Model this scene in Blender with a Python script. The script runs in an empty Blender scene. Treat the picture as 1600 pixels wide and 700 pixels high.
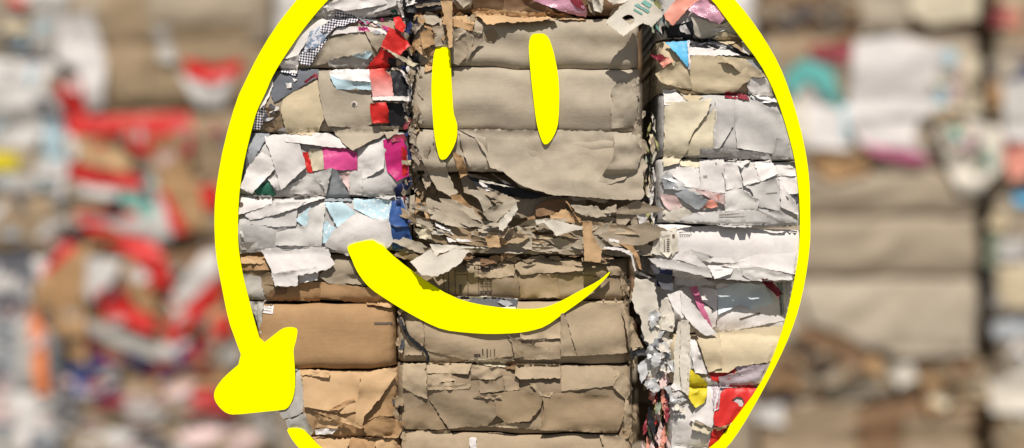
import bpy, math, random
import numpy as np
from mathutils import Vector
from mathutils.geometry import delaunay_2d_cdt
R = math.radians
sc = bpy.context.scene
col = sc.collection

# ------------------------------------------------------------------ camera, light
CZ = 2.9                      # camera height above the yard
SIGN_D = 0.008                # how far the painted face stands in front of the bale faces
cam_d = bpy.data.cameras.new('camera')
cam = bpy.data.objects.new('camera', cam_d); col.objects.link(cam); sc.camera = cam
cam.location = (0, -7.0 - SIGN_D, CZ); cam.rotation_euler = (R(90), 0, 0)
cam_d.sensor_width = 36; cam_d.lens = 36 * 7.0 / 4.8
cam_d.clip_start = 0.1; cam_d.clip_end = 2000
cam_d.dof.use_dof = True; cam_d.dof.focus_distance = 7.02; cam_d.dof.aperture_fstop = 0.31

w = bpy.data.worlds.new('World'); sc.world = w; w.use_nodes = True
nt = w.node_tree; bgn = nt.nodes['Background']
sky = nt.nodes.new('ShaderNodeTexSky'); sky.sky_type = 'NISHITA'; sky.sun_disc = False
sky.sun_elevation = R(52); sky.sun_rotation = R(183); sky.air_density = 1.0; sky.dust_density = 1.5
nt.links.new(sky.outputs[0], bgn.inputs[0]); bgn.inputs[1].default_value = 0.05
sl = bpy.data.lights.new('sun', 'SUN'); sun = bpy.data.objects.new('sun', sl); col.objects.link(sun)
sl.energy = 4.9; sl.angle = R(0.53); sl.color = (1.0, 0.94, 0.86)
sun.rotation_euler = Vector((0.02, 0.616, -0.788)).to_track_quat('-Z', 'Y').to_euler()
sc.view_settings.view_transform = 'Standard'; sc.view_settings.look = 'None'
sc.view_settings.exposure = -0.10; sc.view_settings.gamma = 1
sc.cycles.use_denoising = True
sc.cycles.max_bounces = 5; sc.cycles.diffuse_bounces = 3; sc.cycles.transparent_max_bounces = 8

# ------------------------------------------------------------------ materials
MATS = {}
def mat(name, c, rough=0.75, kind='paper', c2=None, spec=0.25):
    m = bpy.data.materials.new(name); m.use_nodes = True; t = m.node_tree; N = t.nodes; L = t.links
    b = N['Principled BSDF']; b.inputs['Roughness'].default_value = rough
    b.inputs['Specular IOR Level'].default_value = spec
    tc = N.new('ShaderNodeTexCoord'); oi = N.new('ShaderNodeObjectInfo')
    def noise(scale, det=4, vec=None, ro=0.6):
        n = N.new('ShaderNodeTexNoise'); n.inputs['Scale'].default_value = scale; n.inputs['Detail'].default_value = det
        n.inputs['Roughness'].default_value = ro
        L.new(vec or tc.outputs['Object'], n.inputs['Vector']); return n.outputs['Fac']
    def mapr(s, a, bb, lo, hi):
        n = N.new('ShaderNodeMapRange'); L.new(s, n.inputs[0])
        for i, v in enumerate((a, bb, lo, hi)): n.inputs[i + 1].default_value = v
        return n.outputs[0]
    def mix(f, a, bb, mode='MIX'):
        n = N.new('ShaderNodeMix'); n.data_type = 'RGBA'; n.blend_type = mode
        for s, v in ((0, f), (6, a), (7, bb)):
            if isinstance(v, (tuple, float, int)): n.inputs[s].default_value = v if s == 0 else (*v, 1)[:4]
            else: L.new(v, n.inputs[s])
        return n.outputs[2]
    base = c
    if kind == 'check':
        mp = N.new('ShaderNodeMapping'); mp.inputs['Rotation'].default_value = (0, R(38), 0); mp.inputs['Scale'].default_value = (1, 0.001, 1)
        L.new(tc.outputs['Object'], mp.inputs[0])
        k = N.new('ShaderNodeTexChecker'); k.inputs['Scale'].default_value = 115
        k.inputs[1].default_value = (*c, 1); k.inputs[2].default_value = (*c2, 1); L.new(mp.outputs[0], k.inputs[0]); base = k.outputs[0]
    elif kind == 'dots':
        k = N.new('ShaderNodeTexVoronoi'); k.inputs['Scale'].default_value = 55; L.new(tc.outputs['Object'], k.inputs['Vector'])
        base = mix(mapr(k.outputs['Distance'], 0.25, 0.4, 1, 0), c, c2)
    elif kind == 'floral':
        base = mix(mapr(noise(70, 3), 0.46, 0.56, 0, 1), c, c2)
    elif kind == 'gradient':
        s = N.new('ShaderNodeSeparateXYZ'); L.new(tc.outputs['Generated'], s.inputs[0])
        base = mix(mapr(s.outputs[2], 0.1, 0.9, 0, 1), c, c2)
    big = mapr(noise(5.0, 7, None, 0.68), 0.3, 0.7, 0.80, 1.10)
    rv = mapr(oi.outputs['Random'], 0, 1, 0.90, 1.06)
    mu = N.new('ShaderNodeMath'); mu.operation = 'MULTIPLY'; L.new(big, mu.inputs[0]); L.new(rv, mu.inputs[1])
    cc = N.new('ShaderNodeCombineColor')
    for i in range(3): L.new(mu.outputs[0], cc.inputs[i])
    c3 = mix(1.0, base, cc.outputs[0], 'MULTIPLY')
    # scuffs and dust
    st = mapr(noise(23, 6, None, 0.7), 0.58, 0.75, 0.0, 0.28)
    dirt = tuple(min(1, v * 0.55 + 0.05) for v in (c if kind != 'check' else (0.6, 0.55, 0.5)))
    c3 = mix(st, c3, dirt)
    if kind == 'board':
        c3 = mix(mapr(noise(2.2, 6, None, 0.7), 0.42, 0.68, 0.0, 0.24), c3, (c[0] * .80, c[1] * .70, c[2] * .58))
        c3 = mix(mapr(noise(9.0, 5, None, 0.75), 0.55, 0.72, 0.0, 0.30), c3, (c[0] * 1.15, c[1] * 1.15, c[2] * 1.12))
    if kind in ('paper', 'board'):
        c3 = mix(mapr(noise(3.1, 8, None, 0.75), 0.52, 0.74, 0.0, 0.22), c3, (c[0] * .62, c[1] * .58, c[2] * .50))
    if kind in ('board',):
        hs = N.new('ShaderNodeMapping'); hs.inputs['Scale'].default_value = (3, 3, 26); L.new(tc.outputs['Object'], hs.inputs[0])
        c3 = mix(mapr(noise(1.6, 6, hs.outputs[0], 0.7), 0.5, 0.8, 0, 0.08), c3, tuple(v * 0.62 for v in c))
    L.new(c3, b.inputs['Base Color'])
    # relief
    h = noise(60, 7, None, 0.65)
    bp = N.new('ShaderNodeBump'); bp.inputs['Distance'].default_value = 0.004; bp.inputs['Strength'].default_value = 0.35 if kind != 'film' else 0.9
    L.new(h, bp.inputs['Height'])
    last = bp
    if kind in ('board', 'paper'):
        mp2 = N.new('ShaderNodeMapping'); mp2.inputs['Scale'].default_value = (4, 4, 34) if kind == 'board' else (9, 9, 20)
        mp2.inputs['Rotation'].default_value = (0, 0.06, 0)
        L.new(tc.outputs['Object'], mp2.inputs[0])
        b2 = N.new('ShaderNodeBump'); b2.inputs['Distance'].default_value = 0.010; b2.inputs['Strength'].default_value = 0.13 if kind == 'board' else 0.12
        L.new(noise(1.5, 6, mp2.outputs[0], 0.6), b2.inputs['Height']); L.new(bp.outputs[0], b2.inputs['Normal']); last = b2
    rn = N.new('ShaderNodeTexNoise'); rn.noise_type = 'RIDGED_MULTIFRACTAL'; rn.inputs['Scale'].default_value = 7.0; rn.inputs['Detail'].default_value = 2.5; rn.inputs['Distortion'].default_value = 0.6
    vo = N.new('ShaderNodeVectorMath'); vo.operation = 'ADD'; cx_ = N.new('ShaderNodeCombineXYZ'); m9 = N.new('ShaderNodeMath'); m9.operation = 'MULTIPLY'; m9.inputs[1].default_value = 37.0
    L.new(oi.outputs['Random'], m9.inputs[0]); L.new(m9.outputs[0], cx_.inputs[1]); L.new(tc.outputs['Object'], vo.inputs[0]); L.new(cx_.outputs[0], vo.inputs[1]); L.new(vo.outputs[0], rn.inputs['Vector'])
    b3 = N.new('ShaderNodeBump'); b3.inputs['Distance'].default_value = 0.006; b3.inputs['Strength'].default_value = 0.45
    L.new(rn.outputs['Fac'], b3.inputs['Height']); L.new(last.outputs[0], b3.inputs['Normal']); last = b3
    L.new(last.outputs[0], b.inputs['Normal'])
    if kind == 'film':
        tr = N.new('ShaderNodeBsdfTransparent'); ms = N.new('ShaderNodeMixShader'); ms.inputs[0].default_value = 0.78
        L.new(tr.outputs[0], ms.inputs[1]); L.new(b.outputs[0], ms.inputs[2]); L.new(ms.outputs[0], N['Material Output'].inputs['Surface'])
    MATS[name] = m; m['th'] = 0.0045 if kind == 'board' else 0.0014
    return m
def P(*a, **k): mat(*a, **k)
P('beige', (0.44, 0.378, 0.292), kind='board')
P('sand', (0.43, 0.335, 0.225), kind='board')
P('sanddark', (0.33, 0.25, 0.165), kind='board')
P('slate', (0.15, 0.16, 0.185))  # dark tone for the shaded beige-grey sheets at upper left
P('greige', (0.37, 0.305, 0.225), kind='board')
P('tan', (0.34, 0.25, 0.155), kind='board')
P('kraft', (0.44, 0.27, 0.135), kind='board')
P('kraftlight', (0.58, 0.385, 0.21), kind='board')
P('brown', (0.22, 0.13, 0.07), kind='board')
P('creamtan', (0.60, 0.50, 0.34), kind='board')
P('cream', (0.68, 0.60, 0.44))
P('creamwhite', (0.69, 0.635, 0.54))
P('white', (0.76, 0.715, 0.69))
P('whitegrey', (0.66, 0.63, 0.60))
P('grey', (0.52, 0.50, 0.48))
P('greyboard', (0.45, 0.425, 0.39))
P('greyblue', (0.34, 0.36, 0.38))
P('darkgrey', (0.10, 0.10, 0.115))
P('black', (0.02, 0.02, 0.024), 0.5)
P('navy', (0.025, 0.035, 0.12), 0.45)
P('blue', (0.04, 0.10, 0.30), 0.4)
P('skyblue', (0.12, 0.45, 0.72), 0.45)
P('paleblue', (0.50, 0.67, 0.74), 0.5)
P('iceblue', (0.64, 0.72, 0.75), 0.6)
P('bluedot', (0.50, 0.68, 0.76), kind='dots', c2=(0.80, 0.83, 0.84))
P('red', (0.64, 0.030, 0.026), 0.4)
P('salmon', (0.80, 0.33, 0.25), 0.5)
P('redfade', (0.82, 0.45, 0.42), 0.45, kind='gradient', c2=(0.80, 0.10, 0.08))
P('maroon', (0.25, 0.03, 0.045), 0.45)
P('magenta', (0.55, 0.025, 0.18), 0.35)
P('pink', (0.62, 0.07, 0.25), 0.4)
P('pinkdeep', (0.62, 0.17, 0.30), 0.5)
P('pinkwhite', (0.74, 0.54, 0.52), 0.5)
P('orange', (0.80, 0.25, 0.09), 0.5)
P('green', (0.03, 0.14, 0.09), 0.5)
P('greenpale', (0.36, 0.42, 0.30), 0.6)
P('olive', (0.33, 0.32, 0.13), 0.6)
P('teal', (0.20, 0.44, 0.38), 0.6)
P('tealbright', (0.14, 0.48, 0.45), 0.6)
P('yellow', (0.74, 0.60, 0.03), 0.45)
P('check', (0.035, 0.03, 0.07), kind='check', c2=(0.80, 0.78, 0.80))
P('floral', (0.72, 0.72, 0.78), kind='floral', c2=(0.22, 0.30, 0.42))
P('film', (0.70, 0.70, 0.70), 0.12, kind='film', spec=0.8)
P('pinkfilm', (0.82, 0.42, 0.56), 0.15, kind='film', spec=0.8)
P('purplefilm', (0.62, 0.52, 0.56), 0.12, kind='film', spec=0.8)
P('ink', (0.12, 0.09, 0.07), 0.8)
P('inkfaint', (0.30, 0.27, 0.24), 0.8)
mw = bpy.data.materials.new('wire_steel'); mw.use_nodes = True
mw.node_tree.nodes['Principled BSDF'].inputs['Base Color'].default_value = (0.05, 0.045, 0.04, 1)
mw.node_tree.nodes['Principled BSDF'].inputs['Metallic'].default_value = 0.7; mw.node_tree.nodes['Principled BSDF'].inputs['Roughness'].default_value = 0.55
MATS['wire'] = mw
my = bpy.data.materials.new('yellow_paint'); my.use_nodes = True
b_ = my.node_tree.nodes['Principled BSDF']; b_.inputs['Base Color'].default_value = (1, 1, 0, 1); b_.inputs['Roughness'].default_value = 1; b_.inputs['Specular IOR Level'].default_value = 0
MATS['paint'] = my
NAMEOF = {'beige': 'cardboard_sheet', 'greige': 'cardboard_sheet', 'tan': 'cardboard_sheet', 'kraft': 'cardboard_sheet', 'kraftlight': 'cardboard_sheet',
          'brown': 'cardboard_sheet', 'creamtan': 'cardboard_sheet', 'greyboard': 'cardboard_sheet', 'sand': 'cardboard_sheet', 'sanddark': 'cardboard_sheet', 'film': 'plastic_film', 'pinkfilm': 'plastic_film',
          'purplefilm': 'plastic_film', 'check': 'patterned_cloth', 'floral': 'patterned_cloth'}

# ------------------------------------------------------------------ geometry helpers
def warp(x, y): return 1.9 * np.sin(x / 61.0 + y / 37.0) + 1.1 * np.sin(x / 21.0 + y / 29.0) + .6 * np.sin(x / 9.0 + y / 17.0)
def tri(a): return 4 * np.abs(a - np.floor(a + 0.5)) - 1
def crumple(seed, x, y, lam, n=5):
    r = random.Random(seed); z = np.zeros_like(x); tot = 0
    p = [r.uniform(0, 6.28) for _ in range(4)]
    wx = x + lam * 0.16 * np.sin(y / lam * 2.1 + p[0]) + lam * 0.08 * np.sin(x / lam * 4.3 + p[1])
    wy = y + lam * 0.16 * np.sin(x / lam * 1.9 + p[2]) + lam * 0.08 * np.sin(y / lam * 4.7 + p[3])
    for i in range(n):
        a = r.uniform(0, math.pi); l = lam * r.uniform(0.7, 2.6) * (0.8 ** i)
        m = 0.5 + 0.5 * np.sin((x * math.cos(a * 3 + 1) + y * math.sin(a * 3 + 1)) / (lam * 1.1) + r.uniform(0, 6))
        wgt = l / lam
        z += wgt * m * tri((wx * math.cos(a) + wy * math.sin(a)) / l + r.random()); tot += wgt
    return z / tot
def inpoly(X, Y, poly):
    ins = np.zeros(X.shape, bool); n = len(poly)
    for i in range(n):
        x0, y0 = poly[i]; x1, y1 = poly[(i + 1) % n]
        if y0 == y1: continue
        c = ((y0 > Y) != (y1 > Y)) & (X < (x1 - x0) * (Y - y0) / (y1 - y0) + x0)
        ins ^= c
    return ins
def ragged(poly, sp, jit, r):
    out = []
    n = len(poly)
    for i in range(n):
        x0, y0 = poly[i]; x1, y1 = poly[(i + 1) % n]; L = math.hypot(x1 - x0, y1 - y0)
        if L < 1e-6: continue
        k = max(1, int(L / sp)); nx, ny = -(y1 - y0) / L, (x1 - x0) / L
        for j in range(k):
            t = j / k; o = r.gauss(0, 1) * jit * (0.35 if j == 0 else 1)
            out.append((x0 + (x1 - x0) * t + nx * o, y0 + (y1 - y0) * t + ny * o))
    return out
def triangulate(poly, sp, r, holes=()):
    P0 = np.array(poly); x0, y0 = P0.min(0); x1, y1 = P0.max(0)
    gx, gy = np.meshgrid(np.arange(x0 + sp * .5, x1, sp), np.arange(y0 + sp * .5, y1, sp * .87))
    gx = gx + ((np.arange(gx.shape[0]) % 2) * sp * .5)[:, None]
    rs = np.random.RandomState(r.randrange(1 << 30))
    gx = gx + rs.uniform(-.22, .22, gx.shape) * sp; gy = gy + rs.uniform(-.22, .22, gy.shape) * sp
    m = inpoly(gx, gy, poly)
    pts = [Vector(p) for p in poly]; faces = [list(range(len(poly)))]; edges = []
    for h in holes:
        k = len(pts); pts += [Vector(p) for p in h]; edges += [(k + i, k + (i + 1) % len(h)) for i in range(len(h))]
    pts += [Vector((float(a), float(b))) for a, b in zip(gx[m], gy[m])]
    v, e, f, *_ = delaunay_2d_cdt(pts, edges, faces, 1, 1e-4)
    V = np.array([(p.x, p.y) for p in v]); F = [tuple(t) for t in f if len(t) == 3]
    if holes and F:
        C = np.array([V[list(t)].mean(0) for t in F]); bad = np.zeros(len(F), bool)
        for h in holes: bad |= inpoly(C[:, 0], C[:, 1], h)
        F = [t for t, q in zip(F, bad) if not q]
    return V, F
def link_mesh(name, verts, faces, material, parent=None, smooth=None, loc=(0, 0, 0)):
    me = bpy.data.meshes.new(name); me.from_pydata([tuple(map(float, v)) for v in verts], [], faces); me.update()
    if smooth is not None: me.polygons.foreach_set('use_smooth', smooth)
    me.materials.append(MATS[material])
    o = bpy.data.objects.new(name, me); col.objects.link(o); o.location = loc
    if parent: o.parent = parent
    return o
class Wall:
    """bale faces laid out in layout units (k metres each) on a real vertical face at world y = Y0"""
    def __init__(s, k, Y0, x0, x1, y0, y1, res, spacing, clip=None):
        s.k, s.Y0, s.res, s.sp, s.clip = k, Y0, res, spacing, clip
        s.f = k / 0.003                     # size factor for lifts
        s.gx0, s.gy0 = x0, y0
        s.GX, s.GY = np.meshgrid(np.arange(x0, x1, res), np.arange(y0, y1, res))
        s.GX = s.GX.astype(float); s.GY = s.GY.astype(float)
        s.H = np.full(s.GX.shape, -0.30 * s.f); s.body = s.H.copy(); s.layers = []
        s.cm = None if clip is None else (inpoly(s.GX, s.GY, clip) | (s.GY > 803))
    def gmask(s, poly, clip=False):
        P0 = np.array(poly); m = np.zeros(s.GX.shape, bool)
        j0 = max(0, int((P0[:, 0].min() - s.gx0) / s.res) - 1); j1 = int((P0[:, 0].max() - s.gx0) / s.res) + 2
        i0 = max(0, int((P0[:, 1].min() - s.gy0) / s.res) - 1); i1 = int((P0[:, 1].max() - s.gy0) / s.res) + 2
        if j1 <= j0 or i1 <= i0: return m
        sub = inpoly(s.GX[i0:i1, j0:j1], s.GY[i0:i1, j0:j1], poly)
        if clip and s.clip is not None: sub &= s.cm[i0:i1, j0:j1]
        m[i0:i1, j0:j1] = sub; return m
    def W(s, x, y, d): return ((x - 800) * s.k, s.Y0 - d, CZ + (350 - y) * s.k)
    def layer_depth(s, l, x, y):
        y = y - warp(x, y * 0 + (l['y0'] + l['y1']) * 0.0)
        ya = l['y0'] + l['sl'] * (x - l['x0']); yb = l['y1'] + l['sl'] * (x - l['x0'])
        v = np.clip((y - ya) / (yb - ya), 0, 1); u = np.clip((x - l['x0']) / (l['x1'] - l['x0']), 0, 1)
        b = (1 - np.abs(2 * v - 1) ** l['pw']) ** 0.62; sd = (1 - np.abs(2 * u - 1) ** 16) ** 0.5
        wid = l['x1'] - l['x0']
        z = l['off'] - l['D'] * (1 - b) - 0.09 * (1 - sd)
        cr = crumple(l['seed'], x, y, l['lam']) * l['cr'] * 1.7 + crumple(l['seed'] + 7, x * 0.35, y, l['lam'] * 0.3) * l['cr'] * 0.3
        en = np.clip((np.abs(2 * u - 1) - .72) / .28, 0, 1)
        cr = cr + en * (crumple(l['seed'] + 31, x, y * .35, 16) * .016 + crumple(l['seed'] + 41, x, y, 9) * .005)
        sag = .010 * np.sin((v + .12 * np.sin(x / 47.0 + l['seed'])) * 6.283 * 1.5 + np.sin(x / 83.0 + l['seed']) * 2) * np.sin(x / 71.0 + l['seed'] * 1.7) * (1 if l['cr'] > .0045 else .3)
        return (z + (cr + sag) * b) * s.f
    def sample(s, x, y, arr=None):
        arr = s.H if arr is None else arr
        i = np.clip(((y - s.gy0) / s.res).round().astype(int), 0, arr.shape[0] - 1)
        j = np.clip(((x - s.gx0) / s.res).round().astype(int), 0, arr.shape[1] - 1)
        return arr[i, j]
    def cut(s, V, F):
        if s.clip is None or not F: return F
        C = np.array([V[list(t)].mean(0) for t in F]); ok = inpoly(C[:, 0], C[:, 1], s.clip) | (C[:, 1] > 803)
        return [t for t, q in zip(F, ok) if q]
    def shell(s, name, V, F, D, back, material, parent, flare=0.0, cx=0):
        used = sorted({i for t in F for i in t})
        if not used: return None
        idx = {u: i for i, u in enumerate(used)}; V = V[used]; D = D[used]; F = [tuple(idx[i] for i in t) for t in F]
        x, y = V[:, 0], V[:, 1]; X, Yf, Z = s.W(x, y, D)
        # orient towards the viewer (-y)
        n = len(V); o = parent.location if parent else Vector((0, 0, 0))
        fr = np.stack([X, Yf, Z], 1) - np.array(o)
        fb = fr.copy()
        if np.isscalar(back): fb[:, 1] += back
        else: fb[:, 1] = back[used] - o[1] if False else fb[:, 1]
        if flare: fb[:, 0] += np.sign(x - cx) * flare
        G = []
        for a, b, c in F:
            ar = (V[b][0] - V[a][0]) * (V[c][1] - V[a][1]) - (V[c][0] - V[a][0]) * (V[b][1] - V[a][1])
            G.append((a, b, c) if ar < 0 else (a, c, b))      # y runs down in layout units
        ec = {}
        for t in G:
            for i in range(3):
                e = (t[i], t[(i + 1) % 3]); ec[e] = 1
        bd = [e for e in ec if (e[1], e[0]) not in ec]
        verts = list(fr) + list(fb); faces = [tuple(t) for t in G] + [(c + n, b + n, a + n) for a, b, c in G]
        sm = [True] * (2 * len(G))
        for a, b in bd:
            k = len(verts); verts += [fr[b], fr[a], fb[a], fb[b]]; faces.append((k, k + 1, k + 2, k + 3)); sm.append(False)
        return link_mesh(name, verts, faces, material, parent, sm)
    def add_layer(s, parent, x0, x1, y0, y1, material, sl=0.0, off=0.0, D=0.042, cr=0.008, lam=60, pw=3.0, depth=0.9, name='compressed_layer', flare=True, seed=None):
        l = dict(x0=x0, x1=x1, y0=y0, y1=y1, sl=sl, off=off, D=D, cr=cr, lam=lam, pw=pw, seed=seed or (len(s.layers) * 13 + 5))
        s.layers.append(l); r = random.Random(l['seed'])
        def q(x, y): return (x, y + sl * (x - x0))
        poly = ragged([q(x0, y0 + .4), q(x1, y0 + .4), q(x1, y1 - .4), q(x0, y1 - .4)], s.sp * 2, 0.1, r)
        poly = [(a, b + float(warp(np.float64(a), 0.0))) for a, b in poly]
        V, F = triangulate(poly, s.sp, r); F = s.cut(V, F)
        D_ = s.layer_depth(l, V[:, 0], V[:, 1])
        s.shell(name, V, F, D_, depth * s.f, material, parent, flare=0.0, cx=(x0 + x1) / 2)
        m = s.gmask(poly)
        if m.any():
            s.H[m] = s.layer_depth(l, s.GX[m], s.GY[m]); s.body[m] = s.H[m]
    def wire(s, parent, x0, x1, y, sl=0.0, lift=0.004):
        xs = np.arange(x0 + 2, x1 - 2, 6.0); ys = y + sl * (xs - x0) + 0.8 * warp(xs, 0.0)
        if s.clip is not None:
            m = inpoly(xs, ys, s.clip) | (ys > 803); xs, ys = xs[m], ys[m]
        if len(xs) < 3: return
        d = s.sample(xs, ys, s.body) + lift * s.f; d = np.convolve(np.pad(d, 2, 'edge'), np.ones(5) / 5, 'valid')
        d[0] -= 0.06 * s.f; d[-1] -= 0.06 * s.f
        o = np.array(parent.location); vs = []; fs = []; rad = 0.0019 * s.f; K = 6
        for i, (x, yy, dd) in enumerate(zip(xs, ys, d)):
            c = np.array(s.W(x, yy, dd)) - o
            for j in range(K):
                a = j / K * 6.2832; vs.append(c + np.array((0, math.cos(a) * rad, math.sin(a) * rad)))
        for i in range(len(xs) - 1):
            for j in range(K): fs.append((i * K + j, i * K + (j + 1) % K, (i + 1) * K + (j + 1) % K, (i + 1) * K + j))
        fs.append(tuple(range(K))[::-1]); fs.append(tuple((len(xs) - 1) * K + j for j in range(K)))
        link_mesh('tie_wire', vs, fs, 'wire', parent, [True] * len(fs))
    def sheet(s, parent, poly, material, lift=0.0, cr=None, torn=None, follow=0.75, holes=(), name=None, absd=None, seed=0, th=None, sp=None, tuck=True, pct=88):
        r = random.Random(seed * 31 + 3)
        kind = material
        if cr is None: cr = {'film': 0.012, 'pinkfilm': 0.012, 'purplefilm': 0.014, 'check': .006, 'floral': .006}.get(material, 0.0065)
        P0 = np.array(poly, float); x0, y0 = P0.min(0); x1, y1 = P0.max(0); area = (x1 - x0) * (y1 - y0)
        if torn is None: torn = 0.55
        sp = sp or s.sp * (0.8 if area < 2500 else 1.0)
        pl = ragged([tuple(p) for p in P0], sp, torn, r)
        V, F = triangulate(pl, sp, r, holes); F = s.cut(V, F)
        if not F: return None
        m = s.gmask([tuple(p) for p in P0], True)
        Hb = s.body[m] if m.any() else np.array([float(s.sample(P0[:1, 0].mean(keepdims=True), P0[:, 1].mean(keepdims=True), s.body)[0])])
        Hm = float(np.percentile(Hb, 70))
        l4 = np.array([lift] * 4 if np.isscalar(lift) else lift, float)
        l4 = l4 + np.array([r.uniform(0, .011) for _ in range(4)])
        lam = max(14, min(55, math.sqrt(area) * 0.55)); hold = {}
        ridge = np.array([r.uniform(-1, 1), r.uniform(-1, 1)])
        def dep(x, y, L):
            u = np.clip((x - x0) / (x1 - x0 + 1e-6), 0, 1); v = np.clip((y - y0) / (y1 - y0 + 1e-6), 0, 1)
            b = l4[0] * (1 - u) * (1 - v) + l4[1] * u * (1 - v) + l4[2] * (1 - u) * v + l4[3] * u * v
            z = b + crumple(seed, x, y, lam) * cr * 1.35 + crumple(seed + 99, x, y, lam * .35, 3) * cr * .3
            z = z * s.f
            if absd is not None: return z + absd * s.f
            hb = s.sample(x, y, s.body); hb = np.maximum(hb, Hm - 0.05 * s.f)
            return z + follow * hb + (1 - follow) * Hm + L
        L = 0.0
        if absd is None and m.any():
            gap = s.H[m] - dep(s.GX[m], s.GY[m], 0.0); L = max(float(np.percentile(gap, pct)), -0.01 * s.f) + 0.0035 * s.f
        D_ = dep(V[:, 0], V[:, 1], L)
        if area > 300:
            ed = np.full(len(V), 1e9)
            for i in range(len(P0)):
                a = P0[i]; b = P0[(i + 1) % len(P0)]; ab = b - a; q2 = max(1e-6, ab @ ab)
                tt = np.clip(((V - a) @ ab) / q2, 0, 1); dd = np.hypot(*(V - a - tt[:, None] * ab).T); ed = np.minimum(ed, dd)
            rad = min(12.0, math.sqrt(area) * .2)
            w_ = np.clip(1 - ed / rad, 0, 1) ** 2
            ph = r.uniform(0, 6); cx_, cy_ = V[:, 0].mean(), V[:, 1].mean(); an = np.arctan2(V[:, 1] - cy_, V[:, 0] - cx_)
            D_ = D_ + w_ * (0.35 + 0.65 * np.sin(an * r.choice([1, 2, 3]) + ph)) * r.uniform(.004, .017) * s.f
        if s.clip is not None:
            band = ~inpoly(V[:, 0], V[:, 1], INSET) & (V[:, 1] < 803)
            D_ = np.where(band, np.minimum(D_, SIGN_D - .004), D_)
        if m.any():
            hh = dep(s.GX[m], s.GY[m], L)
            mm = s.H[m]; s.H[m] = np.maximum(mm, hh)
        th = (th or MATS[material].get('th', 0.002)) * s.f
        nm = name or NAMEOF.get(material, 'paper_sheet')
        return s.shell(nm, V, F, D_, th, material, parent)
    def marks(s, parent, rects, material, lift=0.0022, name='printed_mark'):
        if 1 < len(rects) <= 4:
            for q in rects: s.marks(parent, [q], material, lift, name)
            return
        vs, fs, sm = [], [], []; o = np.array(parent.location if parent.type == 'EMPTY' else parent.parent.location)
        for poly in rects:
            P0 = [tuple(p) for p in poly]
            V, F = triangulate(ragged(P0, 2.5, 0, random.Random(1)), 3, random.Random(2)); F = s.cut(V, F)
            if not F: continue
            D_ = s.sample(V[:, 0], V[:, 1]) + lift * s.f
            X, Yf, Z = s.W(V[:, 0], V[:, 1], D_); k = len(vs); fr = np.stack([X, Yf, Z], 1) - o; vs += list(fr)
            for a, b, c in F:
                ar = (V[b][0] - V[a][0]) * (V[c][1] - V[a][1]) - (V[c][0] - V[a][0]) * (V[b][1] - V[a][1])
                fs.append((a + k, b + k, c + k) if ar < 0 else (a + k, c + k, b + k))
        if fs: return link_mesh(name, vs, fs, material, parent, [False] * len(fs))
    def scatter(s, parent, region, n, size, palette, aspect=(1.5, 4), angle=(-0.5, 0.5), lift=(0, .02), seed=0, cr=0.006, absr=None, torn=1.2, name='scrap'):
        r = random.Random(seed); P0 = np.array(region, float); x0, y0 = P0.min(0); x1, y1 = P0.max(0); c = 0; t = 0
        while c < n and t < n * 30:
            t += 1; x, y = r.uniform(x0, x1), r.uniform(y0, y1)
            if not inpoly(np.array([x]), np.array([y]), region)[0]: continue
            c += 1; L = r.uniform(*size); wd = L / r.uniform(*aspect); a = r.uniform(*angle); k = r.choice([4, 5, 5, 6])
            ang = sorted((i + r.uniform(-.28, .28)) / k * 6.2832 for i in range(k)); pts = []
            for q in ang:
                ux, uy = math.cos(q) * L * .55 * r.uniform(.75, 1.2), math.sin(q) * wd * .6 * r.uniform(.75, 1.25)
                pts.append((x + ux * math.cos(a) - uy * math.sin(a), y + ux * math.sin(a) + uy * math.cos(a)))
            lf = [r.uniform(*lift) for _ in range(4)]
            s.sheet(parent, pts, r.choice(palette), lf, cr=cr, torn=torn * min(1, wd / 10), absd=None if absr is None else r.uniform(*absr), seed=seed * 100 + c, name=name, sp=max(2.2, s.sp * .7), pct=60)
REG = dict(A=(370, 0, 3.5), B=(370, 180, 3.5), C=(370, 360, 3.5), D=(370, 500, 3.5), E=(630, 0, 3.5), F=(630, 180, 3.5), G=(630, 360, 3.5), H=(630, 500, 3.5),
           I=(880, 0, 3.5), J=(880, 180, 3.5), K=(880, 360, 3.5), L=(880, 500, 3.5), M=(1000, 0, 3.5), N=(1000, 180, 3.5), O=(1000, 360, 3.5), Q=(1000, 500, 3.5),
           U=(630, 300, 5.265), V=(820, 300, 5.265), T=(680, 400, 7.0), S=(930, 0, 8.75), X=(0, 0, 2.0), Y=(0, 350, 2.0), Z=(1150, 0, 2.0), Z2=(1050, 350, 2.0), p=(0, 0, 1.0))
def pts(reg, txt):
    a, b, k = REG[reg]; return [(a + float(q.split(',')[0]) / k, b + float(q.split(',')[1]) / k) for q in txt.split()]
SEED = [100]
def lay(wall, parent, text):
    """one sheet per line:  region material options : outline"""
    for ln in text.strip().splitlines():
        ln = ln.strip()
        if not ln or ln[0] == '#': continue
        head, body = ln.split(':'); hd = head.split(); opt = dict(lift=0.0, cr=None, torn=None); ex = {}
        for o in hd[2:]:
            if o[0] == 'l': v = [float(q) / 100 for q in o[1:].split(',')]; opt['lift'] = v[0] if len(v) == 1 else v
            elif o[0] == 'c': opt['cr'] = float(o[1:]) / 1000
            elif o[0] == 't': opt['torn'] = float(o[1:])
            elif o[0] == 'f': ex['follow'] = float(o[1:])
            elif o[0] == 'a': ex['absd'] = float(o[1:]) / 100
            elif o[0] == 'P': ex['pct'] = float(o[1:])
        SEED[0] += 1
        wall.sheet(parent, pts(hd[0], body), hd[1], seed=SEED[0], **opt, **ex)
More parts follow.
